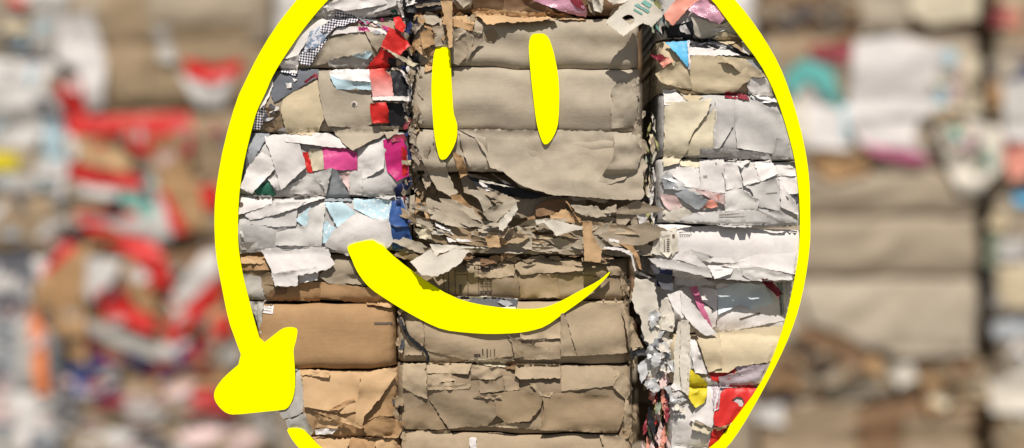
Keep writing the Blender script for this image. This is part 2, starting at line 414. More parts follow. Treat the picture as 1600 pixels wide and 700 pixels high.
def thing(name, label, cat, loc, group=None):
    o = bpy.data.objects.new(name, None); col.objects.link(o); o.location = loc; o.empty_display_size = 0.2
    o['label'] = label; o['category'] = cat
    if group: o['group'] = group
    return o

# ------------------------------------------------------------------ ground
gm = bpy.data.materials.new('yard_concrete'); gm.use_nodes = True; t_ = gm.node_tree
n1 = t_.nodes.new('ShaderNodeTexNoise'); n1.inputs['Scale'].default_value = 0.8; n1.inputs['Detail'].default_value = 10
cr_ = t_.nodes.new('ShaderNodeValToRGB'); cr_.color_ramp.elements[0].color = (0.12, 0.11, 0.095, 1); cr_.color_ramp.elements[1].color = (0.27, 0.25, 0.22, 1)
tcg = t_.nodes.new('ShaderNodeTexCoord'); t_.links.new(tcg.outputs['Object'], n1.inputs['Vector'])
t_.links.new(n1.outputs['Fac'], cr_.inputs[0]); t_.links.new(cr_.outputs[0], t_.nodes['Principled BSDF'].inputs['Base Color'])
t_.nodes['Principled BSDF'].inputs['Roughness'].default_value = 0.9
MATS['ground'] = gm
g = link_mesh('ground', [(-400, -400, 0), (400, -400, 0), (400, 400, 0), (-400, 400, 0)], [(0, 1, 2, 3)], 'ground'); g['kind'] = 'structure'

# ------------------------------------------------------------------ the face outline and the round edge of the stack
def PP(t): return [tuple(float(v) for v in q.split(',')) for q in t.split()]
OUTER = PP("""436,641 405,644 367,648 354.6,646 343.6,637 336,626 334,615 339,603 351,588 380,563 366,525 357,500 345,440 337,395 335,350 336,312 340,280 350,225
 370,155 384,126 401,91 427,47 463,0 505,-45 560,-88 640,-125 720,-142 800,-147 880,-143 960,-125 1045,-88 1102,-48 1148.6,0 1168.6,24 1194,60 1217,100 1234,143 1250,197
 1258.6,237 1263,267 1265.5,300 1266,363 1265.7,377 1261.4,417 1253,463 1242,502 1225.7,543 1203,588.6 1183,625.7 1160,665.7 1135.7,700 1085,748 1010,784 920,802 800,808
 690,802 590,778 520,748 467,700 455.7,685.7 450,675""")
INNER = PP("""448.6,671 453,668.6 470,669 480,676 501.4,700 545,728 610,755 700,774 800,780 900,775 980,758 1050,733 1114,700 1151,651 1183,608.6 1207,562 1227,501 1237,457 1245.7,414 1249,383 1250,340
 1248,300 1243,257 1237,228.6 1222.5,178 1206,134 1186,97 1160,63 1134,28.6 1113,0 1070,-38 1005,-78 900,-108 800,-116 700,-110 615,-80 555,-40 512,0 481,36 456,71 437,100 424,123
 416,143 401,174 394,200 387,228.6 380,260 374,300 372,340 372,380 377,417 385.7,454 395.7,494 408.6,538.6 427,524 441,513 452,510.5 463,512 465.6,516 463,532 458.5,546 460,562 461.5,587 461,609 457,626 449,639""")
CLIP = PP("""436,642 415,603 396,560 377,500 362,430 354,370 354,320 362,270 372,215 387,163 410,118 441,67 485,15 530,-40 590,-82 670,-113 800,-128 930,-113 1025,-80 1085,-35 1130,10 1177,75 1207,120
 1228,165 1246,230 1254,280 1258,340 1257,385 1250,425 1240,475 1230,512 1212,560 1188,612 1150,668 1124,700 1070,740 1000,768 900,786 800,792 700,788 600,766 530,738 484,700 460,680 447,664""")

INSET = [(800 + (x - 800) * .992, 340 + (y - 340) * .992) for x, y in INNER]
# ================================================================== FAR WALL OF BALES (out of focus)
KB = 0.003 * 17 / 7
far = Wall(KB, 10.0 - SIGN_D, -560, 2160, -140, 752, 4, 9.0)
def far_bale(label, x0, x1, y0, y1, cuts, mats, group='bales in the far wall', **kw):
    cx = (x0 + x1) / 2; t = thing('paper_bale', label, 'bale', ((cx - 800) * KB, 10.0, CZ + (350 - y1) * KB), group)
    ys = [y0] + list(cuts) + [y1]
    for i in range(len(ys) - 1):
        far.add_layer(t, x0, x1, ys[i], ys[i + 1], mats[i % len(mats)], depth=0.55, **kw)
    for c in cuts: far.wire(t, x0, x1, c)
    return t
G1 = 'bales in the far wall'
fb1 = far_bale('blurred bale of white paper with a yellow corner at far left, above the lavender one', -150, 92, -130, 300, (-20, 90, 200), ['greyboard', 'greige', 'whitegrey', 'greige'], G1)
fb2 = far_bale('blurred bale with lavender grey and white sheets at the lower left corner', -150, 92, 302, 747, (400, 500, 610), ['tan', 'whitegrey', 'greyblue', 'greyboard'], G1)
fb3 = far_bale('blurred beige cardboard bale with a bright red curved scrap, top left behind the yellow face', 98, 420, -130, 172, (-30, 70), ['tan', 'greige', 'tan'], G1)
fb4 = far_bale('blurred bale packed with red and white boxes and brown card on the left', 98, 420, 174, 590, (280, 380, 480), ['tan', 'sanddark', 'brown', 'brown'], G1)  # two brown lower layers stand in for dark shadows among the boxes
fb5 = far_bale('blurred bale of mixed white and grey scraps along the bottom left', 98, 420, 592, 747, (670,), ['tan', 'sanddark'], G1)
fb6 = far_bale('blurred bale with a large white sheet and teal arcs, upper right', 1190, 1536, -130, 262, (-50, 52, 160), ['tan', 'brown', 'greige', 'greige'], G1)
fb7 = far_bale('blurred beige cardboard bale in smooth horizontal layers with a torn brown lower edge, right', 1190, 1536, 264, 622, (338, 436, 548), ['greige', 'greige', 'beige', 'tan'], G1, cr=0.006)
fb8 = far_bale('blurred tan cardboard bale under the torn brown edge, bottom right', 1190, 1536, 624, 747, (690,), ['brown', 'tan'], G1)
fb9 = far_bale('blurred bale of mixed scraps with a salmon sheet and a blue corner at far right', 1558, 1750, -130, 300, (-20, 90, 200), ['greige', 'tan', 'whitegrey', 'greige'], G1)
fb10 = far_bale('blurred bale of cream and white sheets at the lower right corner', 1558, 1750, 302, 747, (400, 500, 610), ['greige', 'greyboard', 'greige', 'tan'], G1)
for (xa, xb, sd) in ((-530, -154, 'left'), (1754, 2130, 'right')):
    for (ya, yb, cs, lv) in ((-130, 300, (-20, 90, 200), 'upper'), (302, 747, (400, 500, 610), 'lower')):
        far_bale('plain cardboard bale at the far %s end of the far wall, %s row' % (sd, lv), xa, xb, ya, yb, cs, ['beige', 'greige', 'tan', 'greyboard'], G1)
for (xa, xb) in ((424, 800), (804, 1186)):
    for (ya, yb, cs) in ((-130, 300, (-20, 90, 200)), (302, 747, (400, 500, 610))):
        side = 'left' if xa < 600 else 'right'; lev = 'upper' if ya < 0 else 'lower'
        far_bale('bale hidden behind the yellow face, %s row, %s' % (lev, side), xa, xb, ya, yb, cs, ['beige', 'whitegrey', 'tan', 'greige'], G1)
lay(far, fb3, """
X tan : 320,-60 460,-60 465,300 380,310 330,200
X greige : 460,-60 810,-60 800,60 560,80 480,60
X tan : 530,85 780,70 770,160 560,190 510,120
X white l3 c12: 180,60 290,40 340,200 330,330 280,350 250,220 170,180
X greyboard l2 : 110,-20 215,-10 190,120 150,170 105,150
X greyboard l1: 480,90 520,80 560,200 500,190
X whitegrey l2: 560,235 730,235 700,340 620,330
X red l3: 575,185 680,205 760,185 745,240 660,262 590,240
X red : 195,-60 230,-60 200,-20""")
lay(far, fb1, """
X whitegrey : -40,200 110,190 110,330 -40,340
X greyboard : -40,340 110,330 110,460 -40,460
X yellow : -40,470 60,480 62,530 -40,535
X darkgrey : 20,40 100,40 90,100 20,110
X red : 20,-60 90,-60 80,25 30,20
X paleblue : 30,100 80,100 80,150 30,160
X whitegrey l1: -40,540 120,555 120,600 -40,600""")
lay(far, fb4, """
X darkgrey : 270,380 400,395 370,440 280,440
X paleblue : 130,370 190,360 200,520 140,520
X red l2: 170,270 260,240 270,370 205,355
X pinkwhite l3: 205,255 250,245 250,290 215,285
X red l4: 190,375 380,360 590,350 615,410 540,425 470,490 430,480 370,420 230,425
X kraftlight l3 c10: 185,420 300,430 420,500 400,540 220,500
X red l4: 205,510 440,545 450,595 230,565
X whitegrey l2: 230,570 440,600 420,630 240,600
X teal : 370,600 480,560 500,700 400,660
X kraft l4 c10: 475,430 565,420 630,600 650,720 560,720 500,560
X whitegrey l4: 478,540 510,600 560,740 500,740
X red l5: 500,590 530,600 600,730 550,730
X red l4: 625,580 690,580 690,655 640,650
X red l3: 245,660 430,655 445,720 250,715
X tan l1: 620,380 690,420 680,560 640,570
Y whitegrey l2: 225,-10 500,-20 530,60 430,60
Y darkgrey : 190,20 260,10 250,60 200,60
Y red l5: 230,-10 330,0 490,60 530,110 430,105 320,50
Y red l4: 130,160 200,50 245,60 185,150
Y kraft l5 c12: 110,200 180,130 285,50 270,240 285,445 220,400 120,260
Y whitegrey l4: 260,100 390,110 350,200 280,250
Y kraft l3 c10: 380,110 480,120 495,270 440,280 400,200
Y red l5: 305,215 380,180 420,260 495,290 490,345 330,285
Y red l4: 480,110 535,130 545,200 500,180
Y whitegrey l3: 520,240 640,90 690,80 690,150 560,300
Y red l6: 515,315 690,160 700,220 590,335 540,375
Y kraft l4: 595,330 700,215 720,260 650,340
Y red l5: 645,340 700,270 735,320 670,385
Y greyboard l3: 255,290 500,380 690,420 740,350 760,440 520,435 300,350
Y orange l3: 95,260 140,270 160,530 115,530
Y blue l3: 215,440 285,430 305,540 240,530
Y navy l3: 285,400 375,405 375,520 290,545
Y maroon l2: 190,500 240,510 245,575 190,565
Y maroon l2: 300,530 395,520 395,570 300,570
Y kraft l1: 470,430 710,420 730,500 480,515
Y red l3: 505,530 680,515 740,590 520,575""")
far.scatter(fb4, [(100, 180), (410, 180), (410, 585), (100, 585)], 22, (20, 55), ['greyboard', 'red', 'darkgrey', 'kraft', 'greige'], seed=11, angle=(-1.5, 1.5))  # dark grey scraps stand in for shaded gaps between the pieces
lay(far, fb2, """
Y whitegrey l2 : -60,190 90,180 100,300 60,340 -60,300
Y greyblue l1: -60,290 60,320 70,500 -60,520
Y greyboard l2: 50,330 100,330 110,520 60,500
Y darkgrey : -40,90 100,60 100,150 -40,160
Y pinkwhite l2: -40,570 50,560 40,620 -40,610
Y whitegrey l2: 30,500 180,560 170,660 20,620""")
far.scatter(fb5, [(80, 600), (420, 600), (420, 745), (80, 745)], 60, (30, 80), ['whitegrey', 'greige', 'greyboard', 'darkgrey', 'greige', 'pinkwhite'], seed=5, angle=(-.6, .6))
lay(far, fb6, """
Z brown : 90,-60 385,-60 365,50 110,70
Z beige l1: 380,-60 545,-60 540,100 390,110
Z cream l3: 540,-60 760,-60 755,60 600,82 540,45
Z tan : 110,100 340,90 330,140 130,200
Z maroon : 225,140 365,130 350,195 240,195
Z white l1: 170,320 215,235 340,340 350,470 205,460
Z tealbright l3: 145,230 215,185 295,215 335,345 290,320 225,245 165,310
Z creamwhite l1: 150,320 210,250 230,440 160,430
Z cream l2 c12: 690,170 765,180 770,360 700,350
Z white l4 c3: 365,130 500,112 675,158 640,290 622,365 345,370 358,200
Z paleblue l5: 640,150 685,165 645,360 608,358
Z pinkwhite l4: 672,190 705,200 690,340 645,355
Z paleblue l2: 330,330 350,330 350,440 325,430
Z white l3: 338,372 565,375 550,440 600,495 385,455
Z pinkdeep l4: 385,450 540,470 610,500 580,520 430,485
Z kraft l3: 225,480 400,478 425,535 300,565 240,520
Z beige l1: 120,440 220,450 240,520 120,520
Z creamwhite l4 c16: 620,390 740,375 830,400 830,520 760,600 690,600 640,480
Z teal l5: 655,400 700,400 705,440 665,440
Z teal l5: 740,480 800,470 800,520 760,530""")
lay(far, fb7, """
Z greige l1 : 110,510 240,520 260,570 120,580
Z2 brown l3,3,8,8 c14: 370,330 480,310 620,370 560,410 430,380
Z2 beige l2,2,9,6 c10: 390,190 920,185 935,405 720,410 600,385 520,335 430,310
Z2 cream l2: 450,390 570,390 580,450 520,470
Z2 kraft l3: 590,400 650,420 640,470 580,450
Z2 creamwhite l4: 660,440 740,430 770,480 700,510
Z2 kraft l4: 770,460 840,480 850,570 800,600
Z2 beige l3: 480,490 660,500 700,540 540,560
Z2 tan l3: 870,440 990,430 1000,560 880,570
Z2 kraft l2: 320,430 400,450 400,520 310,500
Z2 darkgrey : 300,500 400,520 380,570 300,560
Z2 whitegrey l3: 250,570 340,560 350,630 270,620""")
far.scatter(fb4, [(140, 560), (330, 540), (330, 590), (140, 590)], 14, (25, 60), ['navy', 'darkgrey', 'blue', 'maroon'], seed=12, angle=(-1.5, 1.5))
far.scatter(fb4, [(100, 180), (410, 180), (410, 585), (100, 585)], 34, (18, 50), ['white', 'pinkwhite', 'darkgrey', 'kraft', 'greige', 'black', 'maroon', 'greyboard'], seed=13, angle=(-1.5, 1.5))  # in the far wall, darkgrey and black scraps stand in for dark gaps
far.scatter(fb1, [(-20, -40), (90, -40), (90, 300), (-20, 300)], 26, (20, 60), ['white', 'whitegrey', 'darkgrey', 'greige', 'paleblue', 'creamtan'], seed=14, angle=(-1.5, 1.5))
far.scatter(fb2, [(-20, 302), (90, 302), (90, 740), (-20, 740)], 30, (20, 60), ['white', 'whitegrey', 'darkgrey', 'greyblue', 'pinkwhite', 'slate'], seed=15, angle=(-1.5, 1.5))
far.scatter(fb9, [(1560, -40), (1620, -40), (1620, 300), (1560, 300)], 18, (20, 50), ['greyboard', 'tan', 'darkgrey', 'greige', 'maroon', 'creamtan'], seed=16, angle=(-1.5, 1.5))
far.scatter(fb10, [(1560, 302), (1620, 302), (1620, 740), (1560, 740)], 24, (20, 50), ['greyboard', 'greige', 'darkgrey', 'whitegrey', 'creamtan', 'slate'], seed=17, angle=(-1.5, 1.5))
far.scatter(fb6, [(1200, -40), (1330, -40), (1330, 60), (1200, 60)], 16, (25, 70), ['brown', 'tan', 'darkgrey', 'greige'], seed=18, angle=(-.5, .5))
far.scatter(fb6, [(1470, 80), (1535, 80), (1535, 255), (1450, 255)], 18, (20, 45), ['cream', 'greige', 'tan', 'pinkwhite', 'darkgrey'], seed=19, angle=(-1.5, 1.5))
far.scatter(fb7, [(1190, 540), (1530, 560), (1530, 625), (1190, 625)], 45, (25, 60), ['tan', 'brown', 'brown', 'greige', 'black', 'cream'], seed=7, angle=(-.7, .7))  # black scraps stand in for dark holes in the torn edge
lay(far, fb8, """
Z2 sanddark l1 : 280,580 580,560 570,740 280,740
Z2 brown l2: 590,620 710,620 710,740 590,740
Z2 sanddark l1: 720,600 930,590 940,740 720,740""")
lay(far, fb9, """
Z maroon l1: 810,10 860,20 850,80 800,80
Z salmon l1: 840,30 885,30 885,90 830,90
Z beige l1: 810,140 920,130 920,230 820,240
Z kraft l2: 800,240 845,250 835,330 790,330
Z whitegrey l2: 830,260 930,250 930,440 840,440
Z navy l2: 880,200 930,190 930,260 885,250
Z salmon l3: 825,470 930,450 930,540 850,570
Z skyblue l3: 865,610 930,590 930,640 872,640""")
lay(far, fb10, """
Z2 creamtan l1: 1020,130 1140,130 1140,260 1020,260
Z2 whitegrey l2: 1020,50 1110,40 1110,110 1020,110
Z2 greyblue l2: 1000,310 1130,290 1130,350 1010,360
Z2 creamwhite l3: 990,490 1130,450 1130,590 1000,590
Z2 greenpale l2: 1000,40 1030,40 1020,140 1000,130""")

# ================================================================== THE STACK INSIDE THE FACE
K = 0.003
near = Wall(K, 0.0, 330, 1280, -170, 1320, 2, 4.0, CLIP)
def bale(label, x0, x1, yb, group='bales stacked behind the yellow face'):
    return thing('paper_bale', label, 'bale', (((x0 + x1) / 2 - 800) * K, 0.45, CZ + (350 - yb) * K), group)
lt0 = bale('bale of crumpled white cloth and paper at the top left, above the checked cloth', 350, 636, 24)
lt = bale('bale of white paper with red, magenta and blue scraps and checked cloth', 350, 638, 394)
ll = bale('bale with a big brown cardboard box face, lower left beside the yellow blob', 350, 618, 800)
ct0 = bale('bale with pink film and brown flaps hanging over the top of the smooth beige bale', 645, 1020, 22)
ct = bale('smooth beige cardboard bale in four layers behind both yellow eyes', 640, 1004, 402)
cl = bale('grey brown cardboard bale in crushed layers behind the yellow mouth', 618, 988, 800)
rt0 = bale('bale of pink film, salmon card and white paper at the top right', 1030, 1270, 62)
rt = bale('bale of white and pale grey sheets with a blue triangle, right inside the yellow ring', 1026, 1270, 434)
rl = bale('bale with yellow and red sheets and crinkled plastic, lower right inside the ring', 1012, 1270, 800)
def layers(t, x0, x1, spec, wires=True, **kw):
    for i, (ya, yb, m, o) in enumerate(spec):
        k = dict(kw); k.update(o); near.add_layer(t, x0, x1, ya, yb, m, **k)
    if wires:
        for i in range(1, len(spec)): near.wire(t, x0, x1, spec[i][0], spec[i][3].get('sl', kw.get('sl', 0)))
layers(lt0, 350, 634, [(-165, -70, 'whitegrey', {}), (-70, 24, 'whitegrey', dict(cr=.012, lam=30))], off=-.01)
layers(lt, 350, 638, [(26, 104, 'greige', dict(cr=.008)), (106, 204, 'greige', {}), (206, 306, 'grey', {}), (308, 394, 'grey', {})], off=-.01)
layers(ll, 350, 617, [(396, 470, 'tan', dict(off=-.04)), (472, 575, 'kraft', dict(cr=.004, lam=70, pw=5, D=.04, off=.012, x0=0)), (578, 682, 'kraft', {}), (684, 800, 'kraft', dict(cr=.01))]) if False else None
near.add_layer(ll, 350, 617, 396, 470, 'tan', off=-.04)
near.add_layer(ll, 350, 396, 472, 576, 'greyboard', off=-.02)
near.add_layer(ll, 398, 617, 474, 576, 'kraft', cr=.0022, lam=120, pw=5, D=.05, off=.012, name='crushed_box')
near.add_layer(ll, 350, 620, 579, 682, 'kraftlight')
near.add_layer(ll, 350, 628, 684, 800, 'kraft', cr=.01)
for y in (471, 577.5, 683): near.wire(ll, 352, 617, y)
layers(ct0, 645, 1020, [(-165, -75, 'tan', {}), (-75, 20, 'brown', dict(cr=.012, lam=30))], off=-.02)
near.add_layer(ct, 644, 1000, 24, 104, 'beige', sl=.008, D=.045, cr=.006, pw=2.8)
near.add_layer(ct, 640, 1004, 103, 201, 'beige', sl=.012, cr=.006, lam=90, D=.035)
near.add_layer(ct, 640, 1006, 202, 268, 'beige', sl=.008, cr=.005, lam=80, off=-.005)
near.add_layer(ct, 642, 1004, 270, 402, 'tan', off=-.11, cr=.012, lam=30)
for y, s_ in ((103, .01), (201.5, .01)): near.wire(ct, 642, 1002, y, s_, .001)
near.add_layer(cl, 628, 984, 404, 468, 'sanddark', off=-.065)
near.add_layer(cl, 618, 986, 470, 569, 'sand', cr=.006, off=-.01)
near.add_layer(cl, 618, 990, 571, 677, 'sanddark', cr=.008, off=-.005)
near.add_layer(cl, 622, 990, 679, 800, 'sand', cr=.005)
for y in (469, 570, 678): near.wire(cl, 620, 986, y)
near.add_layer(rt0, 1030, 1270, -165, -60, 'whitegrey', off=-.01)
near.add_layer(rt0, 1030, 1270, -58, 60, 'grey', off=-.03, cr=.01, lam=30)
near.add_layer(rt, 1030, 1270, 64, 146, 'creamtan', off=-.02)
near.add_layer(rt, 1032, 1270, 147, 246, 'grey', sl=.01)
near.add_layer(rt, 1028, 1270, 250, 350, 'whitegrey')
near.add_layer(rt, 1024, 1270, 352, 434, 'white', sl=.02, cr=.003, lam=90, off=.004)
for y in (146.5, 248, 351): near.wire(rt, 1030, 1268, y, .01)
near.add_layer(rl, 1020, 1270, 438, 524, 'whitegrey', off=-.10)
near.add_layer(rl, 1046, 1270, 526, 604, 'creamtan')
near.add_layer(rl, 1046, 1270, 606, 700, 'whitegrey')
near.add_layer(rl, 1046, 1270, 702, 800, 'grey')
for y in (525, 605, 701): near.wire(rl, 1048, 1268, y)
rear = Wall(K, 1.0, 330, 1280, -170, 812, 4, 14.0, [(800 + (x - 800) * .97, 330 + (y - 330) * .97) for x, y in CLIP]); rear.cm |= False  # added second row, blocks light through the gaps so they stay dark
for xa, xb, ya, yb, lb in ((420, 828, -130, 330, 'added cardboard bale that darkens the gap left of the right eye, upper'), (832, 1200, -130, 330, 'added cardboard bale that darkens the gap beside the blue triangle'),
                           (420, 828, 332, 790, 'added cardboard bale that blocks light behind the brown box bale, lower'), (832, 1200, 332, 790, 'added cardboard bale that darkens the gap above the crinkled plastic')):
    rb = thing('paper_bale', lb, 'bale', (((xa + xb) / 2 - 800) * K, 1.4, CZ + (350 - yb) * K), 'second row bales added to darken the gaps')
    for j in range(4): rear.add_layer(rb, xa, xb, ya + j * (yb - ya) / 4, ya + (j + 1) * (yb - ya) / 4, ['tan', 'brown', 'greige', 'tan'][j], depth=.7)
    for j in range(1, 4): rear.wire(rb, xa, xb, ya + j * (yb - ya) / 4)
pedg = 'bales carrying the stack'
for i, (xa, xb, lb) in enumerate(((410, 795, 'plain cardboard bale on the ground under the left half of the yellow face'), (805, 1190, 'plain cardboard bale on the ground under the right half of the yellow face'))):
    pb = thing('paper_bale', lb, 'bale', (((xa + xb) / 2 - 800) * K, 0.45, 0), pedg)
    for j in range(5): near.add_layer(pb, xa, xb, 812 + j * 100.8, 812 + (j + 1) * 100.8, ['beige', 'greige', 'beige', 'tan', 'greige'][j], cr=.006, depth=1.9, off=-.05)
    for j in range(1, 5): near.wire(pb, xa, xb, 812 + j * 100.8)

# ------- left top
near.scatter(lt0, [(470, 0), (625, -10), (625, 22), (470, 24)], 16, (40, 90), ['white', 'whitegrey', 'creamwhite'], aspect=(4, 9), angle=(-.35, -.1), seed=21, cr=.01)
lay(near, lt0, """
A whitegrey l1 c12: 440,70 520,20 700,-20 880,-10 870,30 800,55 660,95 560,50
A white l2,2,3,3 c10: 470,40 620,-20 860,-20 830,20 700,45 600,60
A white l1 c8: 660,95 760,60 900,40 905,70 780,75 700,105
A green : 840,55 872,48 882,88 830,92
A white l1: 872,5 885,0 912,85 900,90
A black : 905,0 990,-10 1010,60 1040,110 930,180 915,90""")
lay(near, lt, """
A white l1 c9: 340,150 440,62 545,50 535,105 480,135 400,195 335,300 310,310 230,330 220,300
A beige : 430,310 505,200 530,315 500,340 405,358
A beige l0,0,1,1 : 505,210 690,165 748,285 525,318
A white l1 c9: 515,195 545,150 700,138 805,160 825,188 690,172 540,186
A beige l1 : 700,165 818,195 768,282 740,250
A greyboard l1,1,0,0: 500,330 640,298 740,278 735,325 700,378 560,368 500,360
A paleblue l1: 630,302 730,276 742,292 715,322 650,312
A floral l1: 395,175 500,118 540,108 520,165 450,245 400,275 365,285 380,230
A check l2 c6: 540,60 600,52 668,85 660,112 590,140 535,152 505,190 490,150 530,100
A check l1 c6: 480,190 500,200 470,250 435,300 400,358 350,352 333,322 345,280 400,265 450,240
A check l1 : 478,132 530,98 545,112 500,160 470,180 455,165
A white l1 c6: 232,335 340,298 327,402 238,372
A check l2: 232,368 330,396 322,412 236,388
A red l0,0,1,1: 790,262 860,302 820,375 700,374 740,330
A black : 830,310 872,322 862,378 812,374
A beige l1: 872,322 922,348 905,384 842,378
A black : 905,260 985,250 1000,380 920,400
A red l3,3,4,5 c9: 838,150 905,185 948,245 890,308 788,257 812,205
A red l4 c10: 855,100 882,86 902,100 925,140 912,182 872,160
A beige l4: 905,165 942,190 928,218 896,185
A cream l5: 800,258 885,303 998,350 962,364 870,314
A slate : 185,395 350,370 442,372 442,420 200,560 185,520
A maroon l1: 365,445 430,395 443,420 380,452
A white l1: 265,452 296,450 298,478 270,482
A white l1: 302,424 330,434 312,448
A creamtan l0,0,1,1 c5: 255,520 365,472 437,430 452,540 478,640 440,722 410,738 265,728 238,600
A tan c12: 150,560 235,590 255,720 150,720
A beige l1,0,2,2 c5: 445,385 510,378 545,488 735,495 742,672 700,695 500,690 478,640 450,500
A white l2 : 505,396 530,378 722,376 735,450 600,440 520,428
A paleblue l2.6 c3: 508,412 560,432 640,446 736,452 738,491 546,488 530,462
A redfade l3 c5: 724,380 800,372 846,420 858,528 742,532 733,440
A black l2 c5: 838,378 905,400 946,450 948,528 856,525 845,430
A white l2: 892,382 915,392 957,450 954,552 938,552 938,460
A white l3,3,4,4: 740,532 950,524 954,554 745,548
A black l1 : 815,565 940,556 940,690 825,700
A red l3 c6: 733,566 815,560 832,600 830,672 745,674 731,620
A whitegrey l1: 905,565 935,560 935,610 912,608
A white : 140,500 192,425 198,470 160,562 120,600
A check l1: 103,612 130,598 156,578 162,612 122,705 82,705
B slate : 50,95 172,95 60,320 10,420 15,300
B greyblue l.5: 50,200 100,100 175,98 130,180 70,280
B white l1 c6: 100,178 190,232 212,292 82,432 15,398
B white l2 c6: 145,112 262,100 345,162 382,282 242,412 190,222
B white l1: 165,350 215,300 245,410 215,412
B green : 88,412 165,352 212,432 195,442 120,440
B red : 355,205 392,200 418,312 385,312
B cream l1: 388,208 400,182 467,185 482,292 415,306
B pink l1 c6: 463,176 590,178 657,205 657,300 560,300 480,295
B white l.5 c6: 662,182 792,145 808,200 802,290 690,352 658,300
B magenta l1 c9: 798,135 900,125 928,170 938,332 875,362 818,300
B maroon l1: 840,110 920,100 925,140 850,150
B red l2: 903,168 926,190 932,312 903,342
B cream l4: 903,245 950,243 950,270 903,272
B white l2,1,3,3 c4: 238,100 500,96 560,128 602,180 480,172 262,142
B whitegrey c5: 268,392 385,330 462,360 478,440 380,435 248,425
B grey l1 : 385,325 522,286 482,445 470,385
B greyblue l2,2,1,1: 478,362 525,288 548,300 628,468 478,470
B pinkwhite : 548,322 622,308 612,420 575,352
B whitegrey l1: 608,350 620,303 682,300 686,437 608,432
B grey l1,1,2,2: 684,352 822,322 864,442 830,462 684,442
B navy l1: 858,400 946,328 952,372 892,452 866,458
B beige l1,1,5,4 f.2 c5: 488,38 540,50 780,58 825,95 732,142 640,195 600,170 530,92
B beige l3 c7: 778,58 888,58 872,102 822,128
B grey : -20,590 240,615 470,560 465,720 -20,760
B grey l1: 50,575 332,498 322,605 200,612 50,595
B whitegrey l1: 385,600 390,520 482,472 476,562 462,720 208,712 215,640
B paleblue : 318,572 402,498 382,625
B paleblue l1: 478,478 572,473 652,532 548,615
B bluedot : 472,568 542,622 512,695 456,705
B white l1,1,3,3 c6: -5,438 182,438 192,482 150,502 -5,550
B white l2 c9: 40,542 190,482 382,470 340,502 200,548 70,575
B whitegrey l2,2,3,3 c6: 198,468 382,428 482,450 330,502
B bluedot l1,1,0,0 c3: 633,452 842,463 864,582 740,562 640,512
B white l1,1,3,3 c5: 520,640 650,533 838,585 855,692 790,760 600,770 480,715
B white l2: 10,640 30,630 45,665 25,668
B blue l1 c4: 828,590 848,468 900,458 942,560 932,607 870,612
B navy l3: 868,462 895,460 900,480 872,482
B blue l.5 c4: 828,592 870,614 942,612 948,692 905,765 848,735""")  # slate sheets and the greyblue on one hold shade in their colour
near.scatter(lt, [(560, 28), (610, 28), (606, 52), (560, 50)], 16, (8, 22), ['pinkwhite', 'white', 'pink', 'greyblue'], seed=22, angle=(0, .8), cr=.01)
near.scatter(lt, [(412, 160), (438, 165), (440, 205), (410, 205)], 14, (8, 20), ['brown', 'tan', 'whitegrey', 'darkgrey'], seed=23, angle=(-1.5, 1.5), cr=.01)
near.scatter(lt, [(622, 30), (640, 30), (642, 390), (630, 390)], 30, (8, 26), ['darkgrey', 'greige', 'whitegrey', 'navy', 'maroon'], seed=24, angle=(.9, 2.2), cr=.01, absr=(-.09, -.03))
dot = lambda x, y, r, n=10: [(x + r * math.cos(i / n * 6.283), y + r * math.sin(i / n * 6.283)) for i in range(n)]
near.marks(lt, [dot(370 + 642 / 3.5, 568 / 3.5, 4.6)], 'white', .004); near.marks(lt, [dot(370 + 640 / 3.5, 570 / 3.5, 3.2)], 'ink', .0055)  # ringed hole: ink disc stands for its dark inside
near.marks(lt, [dot(370 + 108 / 3.5, 180 + 450 / 3.5, 4.5)], 'ink', .003); near.marks(lt, [dot(370 + 20 / 3.5, 180 + 488 / 3.5, 4)], 'ink', .003)
# ------- left lower
lay(near, ll, """
C white : 10,68 105,60 128,100 20,108
C kraft l1 c7: -10,108 130,122 178,215 -10,225
C kraftlight l2: 0,150 120,150 160,185 0,180
C greyboard : -20,225 122,258 145,382 -20,388
C greyboard l1: 60,390 142,390 135,580 100,500
C greige l1 c9: 445,255 480,208 540,150 660,170 760,240 860,320 740,308 500,292
C greige l2 c7: 520,240 640,238 740,300 500,288
C kraft l1 c4: 270,290 462,284 455,368 440,392 200,390 160,372 190,345
C kraft l2,2,3,3 c4: 460,284 740,318 775,350 737,370 782,412 600,392 452,366
C kraftlight l3 c4: 735,370 772,335 862,408 830,424 780,412
C brown : 155,370 180,330 270,320 260,350 200,360
C white l3,2,6,6 f.1 c7 t1: 128,105 370,70 492,92 537,186 442,232 340,242 332,302 210,304 180,200
C white l5,5,6,6 c5 t1: 190,235 440,200 442,232 340,244 332,300 214,306
C white l3: 333,246 447,230 441,272 340,292
C tan : 120,245 190,225 210,300 140,300""")
near.marks(ll, [pts('C', '140,385 200,395 198,458 135,450')], 'white', .004, 'paper_label')
near.marks(ll, [pts('C', '752,502 850,502 850,515 752,515')], 'ink')
near.marks(ll, [pts('C', '145,%d 190,%d 190,%d 145,%d' % (y, y + 5, y + 8, y + 3)) for y in (405, 420, 435)], 'inkfaint', .0055)
